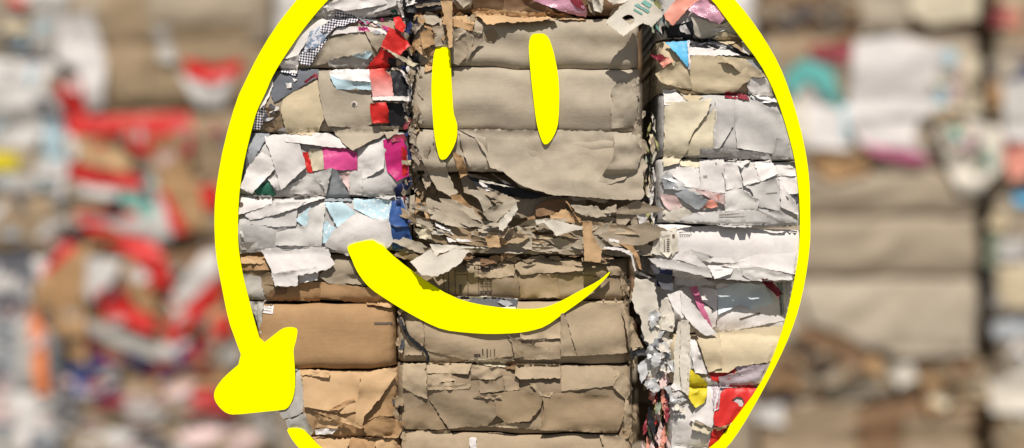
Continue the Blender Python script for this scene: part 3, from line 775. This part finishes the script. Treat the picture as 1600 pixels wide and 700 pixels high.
lay(near, ll, """
D greyboard l1 c5: 300,262 345,275 372,340 362,500 342,515 255,545 200,480 280,400
D greyboard l1,1,2,2 c6: 262,548 372,508 418,612 402,640 300,640
D kraftlight l1,1,3,2 c4: 340,272 682,288 655,500 590,510 368,470 358,330
D kraftlight l3 : 343,276 512,288 506,314 350,298
D kraft : 640,430 600,440 500,490 560,490 650,440
D kraft c9: 780,420 862,358 864,532 780,522 700,558
D kraftlight l3,2,4,4 c5: 684,290 835,262 878,290 790,420 700,525 690,582 648,552
D kraft l1: 430,502 692,590 682,645 560,645 418,595
D kraftlight l3: 428,495 560,520 700,580 680,590 560,548
D kraftlight l1: 430,512 562,562 550,592 425,592
D kraft l3,3,4,4 c8: 688,582 792,518 918,565 882,645 820,642 715,632
D white l2: 425,600 558,590 520,628 430,628
D kraftlight l1 c8: 430,642 622,640 600,720 440,720
D kraft l2 c8: 622,645 762,650 750,740 600,740
D kraftlight l2 c8: 760,638 850,640 895,702 890,760 760,740""")
# ------- centre top
near.scatter(ct, [(645, 20), (742, 15), (740, 60), (700, 105), (650, 100)], 34, (14, 34), ['beige', 'kraft', 'greige', 'tan', 'kraftlight'], seed=31, angle=(-1.5, 1.5), cr=.012)
lay(near, ct, """
E kraft l1 c9: 90,180 152,150 176,242 110,272
E greige l1 c8: 160,148 222,138 228,252 178,258
E greige l1 c9: 268,170 342,148 388,200 372,292 302,358 262,342
E kraft l2 c7: 268,98 386,138 382,172 278,150
E beige l2 c9: 30,150 82,128 112,132 62,182
E beige l1 c9: 120,60 180,68 200,120 160,140 90,110
E greige l1 c6: 385,140 440,150 430,190 390,190
E greige : 350,200 440,215 370,300 345,345""")
near.marks(ct, [dot(630 + 480 / 3.5, 195 / 3.5, 10.5, 14)], 'tan', .003, 'stain')
near.scatter(ct, [(638, 110), (662, 110), (660, 200), (640, 200)], 16, (10, 30), ['beige', 'greige', 'tan'], seed=32, angle=(1.1, 2.0), cr=.012)
near.scatter(ct, [(638, 210), (662, 205), (690, 300), (645, 310)], 18, (14, 40), ['beige', 'greige', 'tan'], seed=33, angle=(1.0, 1.7), cr=.010)
near.scatter(ct, [(990, 110), (1006, 110), (1008, 300), (992, 300)], 18, (10, 34), ['beige', 'greige', 'tan'], seed=34, angle=(1.2, 1.9), cr=.010, absr=(-.06, -.02))
lay(near, ct, """
F greige a-8 c9: 300,300 420,330 640,400 800,440 1000,450 1020,560 600,560 480,480 330,420
F black a-6 c5: 345,330 560,370 640,400 800,440 700,460 430,420
F creamwhite a-1 c3: 420,352 600,392 610,399 415,362
F greige a-2 c5: 400,390 480,400 640,470 560,480 430,430
F beige l1 c9 t1: 45,100 162,80 168,190 222,252 272,380 300,422 252,442 180,402 110,262
F kraft l1 c8: 268,200 322,222 352,322 310,342 288,262
F beige l1,1,2,2 c5: 300,80 450,85 472,285 440,312 372,302 330,212
F white l2: 470,308 505,330 612,392 570,386
p beige a-1 l0,0,3,3 c15 t.6: 716,201.5 930,204 1001,209 1006,306 1000,312 960,312 905,307 862,304 832,296 815,290 800,280 786,268 766,262 758,240 742,215
F beige a-3 c6: 560,300 660,370 800,410 1000,435 920,446 760,420 640,392
F white l3: 412,364 438,368 478,414 455,417""")  # black sheet stands in for the shade in the opening below the flap
lay(near, ct, """
U beige a-3.5 c4: 190,45 282,80 352,152 645,252 652,282 440,218 180,92
U beige a-3.5 c4: 290,50 392,58 562,128 655,245 560,212 350,132
U greige a-5.5 c5: 60,200 250,260 420,300 400,330 200,300
U kraftlight a-3.5 c6: 150,88 190,88 442,230 382,272 290,242 180,218
U kraft a-3.5 c6: 380,28 472,18 562,125 500,112 430,75
U beige a0.5 c5: 530,-20 640,-20 742,110 662,162 620,62
U brown a-5.5 c6: 400,290 440,230 662,300 692,372 560,362 430,312
U tan a-6.5 : 420,330 690,380 705,450 400,400
U white a-2.5 : 258,252 392,310 382,326 268,282
U creamwhite a-2.5 : 228,318 412,340 412,357 238,352
U white a-2.5 : 352,374 542,394 562,408 370,412
U creamwhite a-1.5 : 268,298 402,332 400,346 280,322
U beige a-2.5 : 98,198 242,268 232,302 108,252
U cream a-2.5 c7: 88,298 222,310 232,388 128,382
U cream a-2.5 : 100,260 240,300 240,320 110,280
U kraftlight a0.5 c4: 668,360 782,354 802,452 704,458
U kraft a-0.5 c6: 788,368 852,398 862,420 800,450
U beige a-2 c5: 820,400 902,330 1060,362 1060,478 860,434
U beige a-3.5 c5: 935,278 1060,318 1060,355 890,320
U tan a-3.5 : 700,310 860,330 1000,410 900,400 760,350
U beige a4 c5: 655,172 722,130 912,58 932,92 762,252 690,222
U creamwhite a5 c4: 788,242 932,90 945,142 822,322 788,312
U creamwhite a1 c4: 218,428 522,444 702,464 500,462 300,502 270,527 238,470
U beige a-4.5 : 48,28 92,18 84,262 50,272
U kraft a-3.5 c8: 98,38 142,58 132,152 94,182
U kraft a-4.5 : 72,398 158,418 152,440 78,452
U kraftlight a-4.5 : 72,458 142,460 136,482 78,482
V kraftlight a-2.5 c5: 208,190 342,133 402,190 462,267 322,247 212,217
V brown a-4.5 c6: 80,120 200,60 330,60 350,130 210,190 100,200
V kraft a-0.5 : 322,58 350,76 474,240 452,252
V creamwhite a1 c6: 78,228 242,228 472,288 472,312 382,322 258,364 220,312 158,252 98,267
V kraft a-3.5 : 20,210 80,190 100,260 30,260
V beige a0.5 c6 t1: 378,108 602,118 642,160 752,170 702,197 600,212 470,188 408,162
V greige a-0.5 c7: 348,28 622,48 694,80 640,92 520,62 400,72
V beige a0.5 c5: 608,165 752,98 757,166 700,176
V greige a-2.5 c5: 748,262 757,148 902,98 934,220 880,222 830,272
V beige a-2.5 c4: 548,300 722,198 732,216 560,322
V beige a-1 c5: 558,345 640,288 734,220 684,362
V beige a-1.5 c4: 698,290 792,278 772,372 678,352
V greige a-1.5 c4: 788,300 892,268 892,402 788,384
V greige a-2.5 c6: 878,220 934,230 944,402 900,442
V beige a-2.5 c4: 378,440 472,378 482,472 430,466
V beige a-1.5 c4: 558,368 684,400 622,522 608,480
V white a-0.5 : 638,368 782,402 770,420 640,392
V white a0.5 c5: 652,448 802,463 884,500 918,652 903,652 868,522 790,482 650,464
V kraft a0.5 c5: 778,418 884,438 944,540 964,642 942,632 898,522 848,472
V white a-2.5 c10 t1: 912,108 952,108 1012,210 1006,240 1034,322 1000,347 958,312 938,232
V kraftlight a5 c3: 470,238 542,238 562,370 628,480 618,577 486,567""")
near.scatter(ct, [(645, 318), (720, 330), (780, 375), (640, 390)], 26, (45, 100), ['beige', 'tan', 'greige', 'beige', 'kraft', 'greige'], aspect=(4, 8), angle=(.12, .42), seed=35, absr=(-.085, -.03), lift=(-.02, .04), torn=.5)
near.scatter(ct, [(760, 350), (1000, 325), (1000, 388), (760, 390)], 34, (45, 110), ['beige', 'greige', 'greige', 'beige', 'sand', 'tan'], aspect=(3.2, 6.5), angle=(-.12, .3), seed=36, absr=(-.085, -.03), lift=(-.02, .05), torn=.5)
near.scatter(ct, [(640, 386), (1000, 382), (1000, 396), (640, 398)], 14, (60, 130), ['beige', 'greige', 'tan'], aspect=(9, 16), angle=(-.06, .1), seed=37, absr=(-.08, -.045), torn=.4)
# tongue and things overhanging the lower centre bale
lay(near, ct, """
U creamwhite a2 c3 l0,0,4,3: 60,572 232,470 282,530 452,460 545,478 472,582 332,672 240,692 160,682""")
lay(near, ct, """
I beige l.5 c10: 265,470 330,445 362,475 402,440 412,560 392,690 262,702
#
J beige l.5 c10: 278,100 382,108 432,200 402,300 332,352 208,392 188,362 268,240
#
#
#
""")
# ------- upper centre bale bits
lay(near, ct0, """
E brown c9: 560,-30 740,-10 835,68 800,88 540,48
E kraft l2 c9: 370,48 460,40 545,50 600,80 450,100 400,102
E kraftlight l2,2,6,6 c7 t1: 375,60 540,50 762,70 842,104 700,122 540,128 460,140
E greige l1 c8: 250,-30 380,-30 370,40 300,45
E beige l2: 270,-20 330,-20 370,10 330,42
E black : 0,-20 210,-20 230,40 100,65 0,60
E greige l3 c8: 60,20 200,12 210,25 70,38
E pinkfilm l2: 640,-30 945,-30 1008,60 1000,88 880,60 760,20
E maroon : 900,-20 960,-20 1010,60 950,40
E kraft l2 c8: 760,60 900,70 1010,95 1000,105 860,105
E greige l2 c8: 1000,-20 1050,-20 1050,80 1020,60
E kraftlight a7 c3: 208,18 272,18 272,268 254,274 240,150
I creamwhite l3,3,5,5: 130,-30 220,-20 215,60 205,70
S creamwhite l4 c5: -60,-60 20,-20 110,110 85,172 -20,150
S greige l3 c6: 160,290 240,120 420,40 380,120 260,210
S creamwhite l5 c4: 110,-40 500,-40 400,42 240,68""")
Dhole = pts('S', '335,298 380,265 420,250 465,258 500,290 508,330 495,360 445,392 400,355')
near.sheet(ct0, pts('S', '118,360 180,290 330,130 480,0 500,-40 600,-40 740,75 822,150 912,240 745,412 620,355 345,556'), 'creamwhite', [.10, .09, .15, .10], cr=.002, holes=[Dhole], seed=77, absd=0.02, sp=2.6)
def flat_marks(parent, ps, material, D):
    vs = []; fs = []; o = np.array(parent.location)
    for poly in ps:
        V, F = triangulate(poly, 3, random.Random(4)); k = len(vs)
        X, Yf, Z = near.W(V[:, 0], V[:, 1], near.sample(V[:, 0], V[:, 1]) + D); vs += list(np.stack([X, Yf, Z], 1) - o)
        for a, b, c in F:
            ar = (V[b][0] - V[a][0]) * (V[c][1] - V[a][1]) - (V[c][0] - V[a][0]) * (V[b][1] - V[a][1])
            fs.append((a + k, b + k, c + k) if ar < 0 else (a + k, c + k, b + k))
    link_mesh('printed_mark', vs, fs, material, parent, [False] * len(fs))
flat_marks(ct0, [pts('S', '500,120 560,92 640,140 718,192 690,226 610,180'), pts('S', '598,85 650,50 752,112 708,156'), pts('S', '488,182 508,166 622,232 602,250')], 'teal', .004)
flat_marks(ct0, [pts('S', '560,96 640,142 632,150 552,106'), pts('S', '590,120 690,185 684,192 582,130')], 'creamwhite', .006)
# ------- centre lower
lay(near, cl, """
T sand l1 c8: 330,30 575,18 602,60 612,105 325,95
T sand l2 c5: 328,92 437,95 407,192 363,187
T sand l1 c8: 720,38 1005,38 985,82 675,104
T sand l1 c9 t1: 600,122 862,95 872,170 862,222 700,247 428,237 423,200 600,187
G sand l2 c12 t1: 610,190 690,150 760,138 830,168 980,188 988,222 860,232 640,242
G tan c3: 632,242 852,240 858,372 640,374
G sand l1 c9: 800,160 900,150 980,180 980,200
K sanddark l1,1,2,2 c4: -20,240 120,250 332,270 352,300 322,387 -30,382
K sand l1 c12 t1: 320,235 382,280 362,372 325,385
K sand l2 c10: 240,200 290,190 350,240 260,250
T darkgrey l.5 c3: 190,448 700,458 905,475 893,585 600,565 250,500
T greyblue l1.5 c4: 680,505 720,480 830,515 850,530 790,560
T white l1.5: 190,446 600,450 905,474 903,482 700,470 200,458
T white l2: 720,562 880,555 880,580 740,575""")
gl = [pts('T', '%f,%f %f,%f %f,%f %f,%f' % (x, a, x + 8, a, x + 14, b, x + 6, b)) for x, a, b in ((80, 185, 370), (132, 175, 420), (205, 150, 440), (345, 210, 440), (462, 100, 440), (512, 100, 440), (560, 110, 440), (602, 110, 440))]
gl += [pts('T', '%f,%f %f,%f %f,%f %f,%f' % (a, y, b, y - 4, b, y + 4, a, y + 5)) for y, a, b in ((145, 465, 610), (190, 465, 610), (262, 470, 615), (390, 480, 625), (210, 205, 345), (150, 215, 330), (175, 215, 330))]
gl += [pts('T', '%f,%f %f,%f %f,%f %f,%f' % (255, y, 290, y, 290, y + 10, 255, y + 10)) for y in range(322, 430, 18)]
gl += [pts('T', '%f,%f %f,%f %f,%f %f,%f' % (x, y, x + 26, y, x + 26, y + 9, x, y + 9)) for x in (490, 535, 582) for y in (285, 310, 335, 400, 420)]
near.marks(cl, gl, 'ink')
lay(near, cl, """
G sand l1 c6: 15,510 102,488 114,600 102,684 5,684
G sand c5: 112,490 560,540 600,690 380,720 120,660
G sand l1 c6: 640,520 862,458 866,592 640,598
G sand l1,1,2,1 c6: 630,610 700,625 868,662 862,705 640,710
G sanddark l2 c10: 590,590 640,600 660,690 610,700
p sand l1 c4: 877,472 888,480 902,556 879,556
K sand l2,1,3,3 c3: 6,445 100,395 322,400 382,520 442,642 352,670 78,688
K sand l3,1,3,2 c3: 320,400 372,500 440,642 360,656
K sand l2 c3: -15,455 5,450 78,686 -14,690
K black : 350,640 440,640 470,690 360,690""")
near.marks(cl, [pts('G', '430,650 438,650 440,700 432,700'), pts('G', '455,650 463,650 463,705 456,705'), pts('G', '475,655 480,655 480,700 476,700'), pts('G', '495,650 502,650 502,700 496,700'), pts('G', '386,678 422,676 422,698 388,700')], 'ink')
def strap_or_slit(parent, path, wdt, lift, material='black', name='strap_or_slit'):
    L_, R_ = [], []
    for i, (x, y) in enumerate(path):
        a, b = path[max(0, i - 1)], path[min(len(path) - 1, i + 1)]; dx, dy = b[0] - a[0], b[1] - a[1]; q = math.hypot(dx, dy)
        L_.append((x - dy / q * wdt, y + dx / q * wdt)); R_.append((x + dy / q * wdt, y - dx / q * wdt))
    SEED[0] += 1
    near.sheet(parent, L_ + R_[::-1], material, lift, cr=.003, seed=SEED[0], name=name, th=.002, sp=2.5)
strap_or_slit(cl, pts('G', '0,470 8,530 30,580 70,620 115,650 135,690 130,730'), 2.4, .008)
strap_or_slit(cl, pts('C', '880,420 895,500 930,570 985,620 1020,660'), 2.6, .02)
strap_or_slit(cl, pts('G', '560,560 600,595 700,600 860,590'), 1.1, .006, 'ink', 'strap_or_slit')  # crumple seam: its dark slit drawn as a thin ink strip
lay(near, cl, """
H sand c9 : -5,242 122,240 132,432 60,410 -5,372
H tan l1 c5: -5,512 132,450 242,602 -5,600
H sand l1,1,2,2 c4: 122,236 377,240 355,297 130,292
H sand c7: 130,300 252,290 292,330 135,352
H sanddark l1 c7: 135,372 370,345 412,402 400,422 502,430 512,520 460,582 250,598 138,432
H sand l1 c8: 128,355 260,338 372,352 360,375 250,380 135,380
H sand l1 c10: 372,252 522,258 545,300 500,327 368,322
H cream l2 c7: 330,235 372,214 562,214 622,226 560,262
H brown l1: 560,235 627,214 617,272 560,268
H sand l2,2,3,3 c5: 618,240 860,245 860,317 640,322 608,300
H sanddark l1 c7: 410,330 532,335 552,387 422,402
H sanddark l1 c5: 545,310 600,305 632,330 632,382 560,388
H tan l2 c4: 403,415 622,385 742,400 764,430 752,482 690,552 560,567 508,512 500,432
H sand l1 c6: 462,584 560,560 700,570 750,520 764,604
H sand l1 c10: 690,345 730,350 760,400 820,390 800,420 740,410
H sand l3 c5: 380,412 480,402 540,412 500,432 400,424
L sand l.5 c4: -10,250 272,262 312,290 276,362 -10,388
L sand l1 c8: 278,308 342,288 384,382 350,440 276,372
L sand l1 c9: 340,428 384,480 378,602 328,622
H tan l2,1,2,1 c4: 758,402 900,400 1125,412 1222,490 1172,625 1000,612 750,603 770,480
H sand l1 c5: -10,612 252,608 302,695 300,760 -10,760
H white l1: 362,648 398,645 404,760 368,760
L sand l1 c8: 200,632 332,640 380,760 240,760""")
near.scatter(cl, [(975, 440), (992, 440), (994, 690), (975, 690)], 20, (10, 30), ['sand', 'sanddark', 'tan'], seed=41, angle=(1.0, 2.1), cr=.01, absr=(-.09, -.03))
near.scatter(cl, [(616, 480), (632, 480), (632, 690), (616, 690)], 18, (10, 30), ['sand', 'tan', 'sanddark', 'darkgrey'], seed=42, angle=(1.0, 2.1), cr=.01, absr=(-.07, -.02))
near.scatter(cl, [(640, 398), (940, 398), (960, 410), (640, 410)], 24, (18, 50), ['sanddark', 'tan', 'sand', 'brown'], aspect=(3, 7), seed=43, angle=(-.2, .2), absr=(-.08, -.04))
# ------- right top
near.scatter(rt0, [(1000, -30), (1030, -30), (1050, 58), (1018, 58)], 30, (10, 28), ['greenpale', 'olive', 'creamwhite', 'teal', 'black'], aspect=(3, 6), seed=51, angle=(.9, 1.6), cr=.01, absr=(-.06, .01))
lay(near, rt0, """
M black : 150,140 290,110 300,200 560,215 500,250 270,235 160,200
M white l1: 212,132 246,112 282,182 228,166
M creamwhite l1 c7: 283,88 440,128 522,108 580,180 440,178 352,212 305,182
M whitegrey l1 c7: 378,152 512,143 440,172
M creamtan l1 c7: 408,202 450,168 602,205 480,242
M tan l2 c6: 478,195 552,208 602,292 560,284 488,232
M salmon l3,2,4,3 c6: 168,28 222,-30 335,-10 262,48 180,140 122,92
M pinkfilm l3: 262,52 300,10 400,-20 475,92 435,132 340,96
M white l1 c7: 580,180 620,260 600,300 560,280""")
near.scatter(rt, [(1014, 200), (1022, 180), (1032, 200), (1030, 345), (1010, 400)], 40, (12, 34), ['greenpale', 'creamwhite', 'olive', 'whitegrey', 'creamtan', 'greige', 'black'], aspect=(3.5, 8), seed=52, angle=(1.2, 1.9), cr=.012, absr=(-.20, -.07))
lay(near, rt, """
M black : 150,215 290,215 560,270 640,310 270,300
M white l1 c6: 272,250 482,268 562,300 400,302 272,300
M whitegrey l1 c6: 360,245 470,240 520,262 400,262
M salmon l1: 105,330 150,310 184,330 130,368
M maroon : 60,290 120,290 160,320 110,330
M greyblue c6: 578,320 652,330 702,412 620,372
M creamtan l1,1,2,2 c11: 88,402 240,318 302,300 502,308 582,360 604,432 522,502 370,508 128,457
M creamtan l2 c8: 428,308 562,318 702,422 590,424
M creamtan l2 c8: 90,395 240,322 290,480 200,475 120,450
M maroon l1: 470,498 582,508 602,547 465,532
M film l2 c10: 586,422 702,428 752,558 640,565 598,510
M white l1 c5: 588,424 702,428 748,556 650,540 604,500
M skyblue l3,3,4,3 c3: 142,228 270,218 272,378 230,332
M white l3.6 : 262,216 274,216 276,380 264,380
M white c6: 130,488 200,484 252,552 200,582 133,572
M creamtan l1 c6: 215,490 300,498 350,530 280,560 240,530
N cream c5: 218,238 332,234 327,284 228,278
N grey c4: 518,-90 640,-85 782,0 838,180 740,212 530,182
N grey l1 c5: 412,-90 520,-90 512,60 432,182 398,182
N grey l2,1,2,2 c4: 328,185 440,180 522,188 702,208 722,238 450,242 328,228
N grey l2 c4: 742,128 838,128 842,242 718,238
N cream l1 c4: 300,60 415,-40 418,0 402,180 380,218 250,222 266,176 246,150
N cream l2 c5: 135,-70 260,-75 392,-92 362,0 300,75 262,150 266,182 214,262 130,282
N white c4: 200,283 325,283 332,402 250,392 178,332
N white l1 c3: 328,238 462,240 462,427 328,417
N white l1 c4: 453,260 542,258 562,392 470,410
N white l1 c6: 520,250 612,244 555,292
N white c4: 553,300 632,274 657,362 565,387
N white l1 c5: 628,258 722,240 758,322 660,362
N white l1 c4: 748,280 852,290 856,332 760,332
N white c4: 758,335 864,335 866,428 795,430
N darkgrey : 790,430 870,428 872,470 820,480
N film c10: 110,352 150,300 250,382 285,402 200,412
N greyblue l1 c6: 118,345 190,368 212,412 130,402
N pinkwhite c9: 108,430 202,440 232,502 160,522 128,482
N creamwhite c9: 120,500 240,500 300,540 180,590 130,570
N salmon c8: 370,460 432,438 427,502 340,512
N greyblue l1.5 c3: 188,430 250,403 372,465 322,517 298,512
N pinkwhite c8: 290,400 460,430 462,490 400,470
N grey l1 c4: 568,387 742,345 772,420 757,522 652,502 600,402
N whitegrey l1 c5: 463,412 562,410 652,465 642,517 463,528
N white c6: 760,350 852,480 868,545 770,502
N whitegrey l2,2,4,3 c4: 300,533 500,522 640,517 560,545 380,560
N grey l2,2,6,5 c4: 183,578 300,535 640,522 762,592 864,607 500,613
N grey l3,2,5,4 c4: 643,515 762,525 868,582 864,602 762,575""")  # first black sheet stands in for the dark recess above the white layers
near.marks(rt, [pts('N', '%d,%d %d,%d %d,%d %d,%d' % (q)) for q in ((345, 330, 368, 328, 370, 342, 345, 345), (418, 272, 425, 268, 405, 235, 400, 238), (447, 315, 455, 318, 478, 365, 470, 366), (430, 540, 590, 534, 590, 539, 430, 546), (430, 552, 570, 552, 570, 556, 430, 558), (690, 250 + 175, 750, 245 + 175, 750, 250 + 175, 690, 256 + 175))], 'inkfaint')
lay(near, rt, """
O creamwhite l1 c6 t1: 62,130 90,20 200,-20 212,100 172,152 110,135
O creamwhite l2 c4: 105,35 165,20 175,120 150,150 112,120
O whitegrey l3 f0 c7: 40,150 180,160 380,215 640,200 860,240 860,275 600,275 400,262 200,215 90,200
O whitegrey l2 c5: 268,100 332,168 520,180 492,150 420,150
O white l2 c5: 180,150 262,104 337,170 372,202 318,197
O white l1,1,3,3 f0.1 c5: 520,168 632,130 862,124 862,242 640,202
O white l2 c8: 440,190 560,165 640,205 560,215 500,205
O white l2,2,5,5 f0 c6: 368,190 522,194 490,237 400,264
O whitegrey l3 f0 c10: 556,210 762,238 862,240 862,270 600,272 556,242""")
near.marks(rt, [pts('O', '%d,%d %d,%d %d,%d %d,%d' % q) for q in ((128, 50, 135, 48, 138, 115, 130, 118), (215, 8, 280, 5, 280, 8, 215, 11), (215, 20, 275, 22, 275, 25, 215, 23), (278, -20, 282, -20, 282, 30, 278, 30))], 'inkfaint')
near.marks(rt, [pts('O', '%d,%d %d,%d %d,%d %d,%d' % (145, y, 160, y, 160, y + 5, 145, y + 5)) for y in range(45, 115, 11)] + [pts('O', '175,22 190,20 190,42 177,42')], 'ink')
near.marks(rt, [pts('O', '%d,%d %d,%d %d,%d %d,%d' % (x, 28 - x % 3, x + 7, 28, x + 7, 36, x, 35)) for x in range(218, 275, 12)], 'inkfaint')
# ------- right lower
lay(near, rl, """
O navy : 90,210 180,215 180,320 100,310
O whitegrey c6: 190,220 300,230 430,300 280,310 200,300
O white c4: 433,300 820,272 812,500 480,568 428,532
O iceblue l1.5 c6: 440,330 560,290 700,300 760,400 640,442 570,415 520,430 440,470
O maroon l1: 655,262 722,268 792,350 760,368
O greyblue l.5: 770,270 800,275 812,470 796,460
O white l1,1,2,2 c4: 213,330 282,298 440,330 430,532 350,573 268,480
O pinkdeep l2.5 c3: 283,308 322,308 412,546 375,552
O whitegrey l1 : 402,530 480,522 485,570 420,574""")  # iceblue sheet tints in the shadow cast on the white paper
near.marks(rl, [pts('O', '425,400 440,400 436,530 426,530'), pts('O', '560,490 675,455 678,461 565,497'), pts('O', '330,380 335,378 420,440 415,445'), pts('O', '772,280 778,280 800,470 792,470')], 'ink')
lay(near, rl, """
Q film c14: 268,120 302,108 372,292 330,302 272,262
Q white c8: 262,100 300,115 330,200 372,295 300,290
Q red c7: 373,283 482,283 535,255 512,312 440,342 398,332
Q creamtan l1,1,2,2 c5: 305,58 430,72 800,30 772,100 722,228 522,256 480,288 375,287 320,130
Q creamtan l3,2,3,2 c4: 305,58 440,70 448,260 375,285 320,130
Q purplefilm l1 c18: 520,256 720,240 700,330 560,330
Q white l1,1,2,2 c5: 368,308 432,350 422,430 402,562 382,602 268,542 308,470 366,392
Q yellow l3,3,3,3 c4: 273,268 367,340 367,390 350,452 300,477 253,412
Q yellow l4.5,3,4,4 c4: 262,420 366,352 366,392 350,452 300,476
Q purplefilm l2 c16: 428,310 602,268 682,248 660,350 560,370 440,372
Q purplefilm l1 c16: 395,360 440,350 430,480 400,500
Q white c6: 178,558 302,538 392,602 362,790 172,790
Q cream l1 c5: 288,540 392,590 372,622 278,592
Q greige c5: 300,540 400,590 390,600 290,550
Q red l2 c16: 400,592 520,580 500,790 352,790
Q maroon l1: 440,600 520,600 500,650""")
hole = pts('Q', '500,440 530,420 560,425 570,450 560,475 540,470 535,455')
near.sheet(rl, pts('Q', '450,390 500,358 580,353 650,375 680,420 560,570 480,590 402,572 398,522 428,430'), 'red', [.015, .015, .025, .02], cr=.016, holes=[hole], seed=88)
lay(near, rl, """
Q kraftlight l3 c5: 395,590 500,562 520,570 420,602
K creamwhite a-2 c16 t1.2: 398,258 502,288 522,400 532,500 545,560 502,642 440,602 423,480 376,380
K creamwhite a-1 c10: 538,380 602,348 612,500 602,557 528,542
K white a0 c9: 568,350 642,328 702,380 652,482 600,422
K white a1 c6: 640,328 692,380 842,572 770,572 700,512 650,452
K darkgrey a-3 : 480,190 600,210 605,330 540,320
L film a-3 c16: 408,250 522,168 502,242 430,352""")
# the paper tube
lay(near, rl, """
Q creamwhite a1 c5: 208,10 270,-10 277,250 262,412 215,382 182,352 186,150
Q creamwhite a2.5 c4: 222,0 262,-5 264,250 250,400 225,385 212,250""")
near.scatter(rl, [(1012, 500), (1035, 480), (1055, 560), (1056, 640), (1012, 600)], 44, (16, 38), ['film', 'whitegrey', 'creamwhite', 'film', 'greyblue', 'pinkwhite'], aspect=(1.3, 3), seed=61, angle=(.3, 2.5), cr=.018, absr=(-.08, .0))
near.scatter(rl, [(1012, 596), (1054, 600), (1056, 720), (1008, 720)], 56, (16, 44), ['red', 'maroon', 'greenpale', 'pinkwhite', 'creamwhite', 'black', 'olive', 'salmon'], aspect=(3, 7), seed=62, angle=(1.2, 2.0), cr=.014, absr=(-.16, -.06))
near.scatter(rl, [(1048, 598), (1066, 606), (1068, 655), (1050, 650)], 22, (7, 15), ['film', 'white', 'creamwhite', 'whitegrey'], aspect=(1.2, 2.5), seed=63, angle=(0, 3), cr=.018, absr=(-.01, .02))

# ================================================================== THE YELLOW FACE
face = thing('smiley_sign', 'huge bright yellow hand-drawn smiling face mounted in front of the stacked bales', 'sign', (0, -0.05, CZ - 1.38))
def plate(name, poly, d, th=0.012):
    n = len(poly)
    V, F = triangulate(ragged(poly, 12, 0, random.Random(1)), 40, random.Random(1))
    D_ = np.full(len(V), d); s_, c_ = near.clip, None; near.clip = None
    o = near.shell(name, V, F, D_, th, 'paint', face)
    near.clip = s_; return o
def smooth(poly, it=1):
    for _ in range(it):
        q = []
        for i, a in enumerate(poly):
            b = poly[(i + 1) % len(poly)]; q += [(a[0] * .75 + b[0] * .25, a[1] * .75 + b[1] * .25), (a[0] * .25 + b[0] * .75, a[1] * .25 + b[1] * .75)]
        poly = q
    return poly
EYE1 = PP("677,91 680,77 684,73.5 697,74 703,77 704,83 705,114 706.6,143 708.6,177 713,188.6 715,198 714,217 707,234 698.6,247 693,250 687,248.6 683,234 678.6,211 676.6,188.6 674,143 675,114")
EYE2 = PP("826,68.6 830,54 840,52.6 850,53 857,58.6 863,74 868.6,97 873,123 874,148.6 873,188.6 868.6,206 861,220 854,226 848.6,225 843,211 838.6,194 836,177 830,126 826.6,86")
MOUTH = PP("""543,391 543.7,384 553,380 581,373.7 591,380.6 598.6,383 607,394 638.6,420 667,440 705.7,464 744,475.7 790,482 830,483.7 853,481 878.6,470 904,455.7 937,438.6 955,422.5
 948.6,433 923,458.6 903,474 880,490 853,510 830,517 807,520.5 767,522 730,520 693,515.7 664,503 633,486 607,470 578.6,451 564,434 555.7,420 550,405.7""")
def over(poly):
    m = inpoly(near.GX, near.GY, poly); return float(np.percentile(near.H[m], 97))
print('depths', over(EYE1), over(EYE2), over(MOUTH), over([*OUTER, *INNER]))
plate('face_outline', smooth(OUTER + INNER), SIGN_D + .005, .009)
plate('eye', smooth(EYE1), min(over(EYE1), .09) + .012, .02); plate('eye', smooth(EYE2), min(over(EYE2), .09) + .012, .02)
plate('mouth', smooth(MOUTH), min(over(MOUTH), .1) + .012, .03)
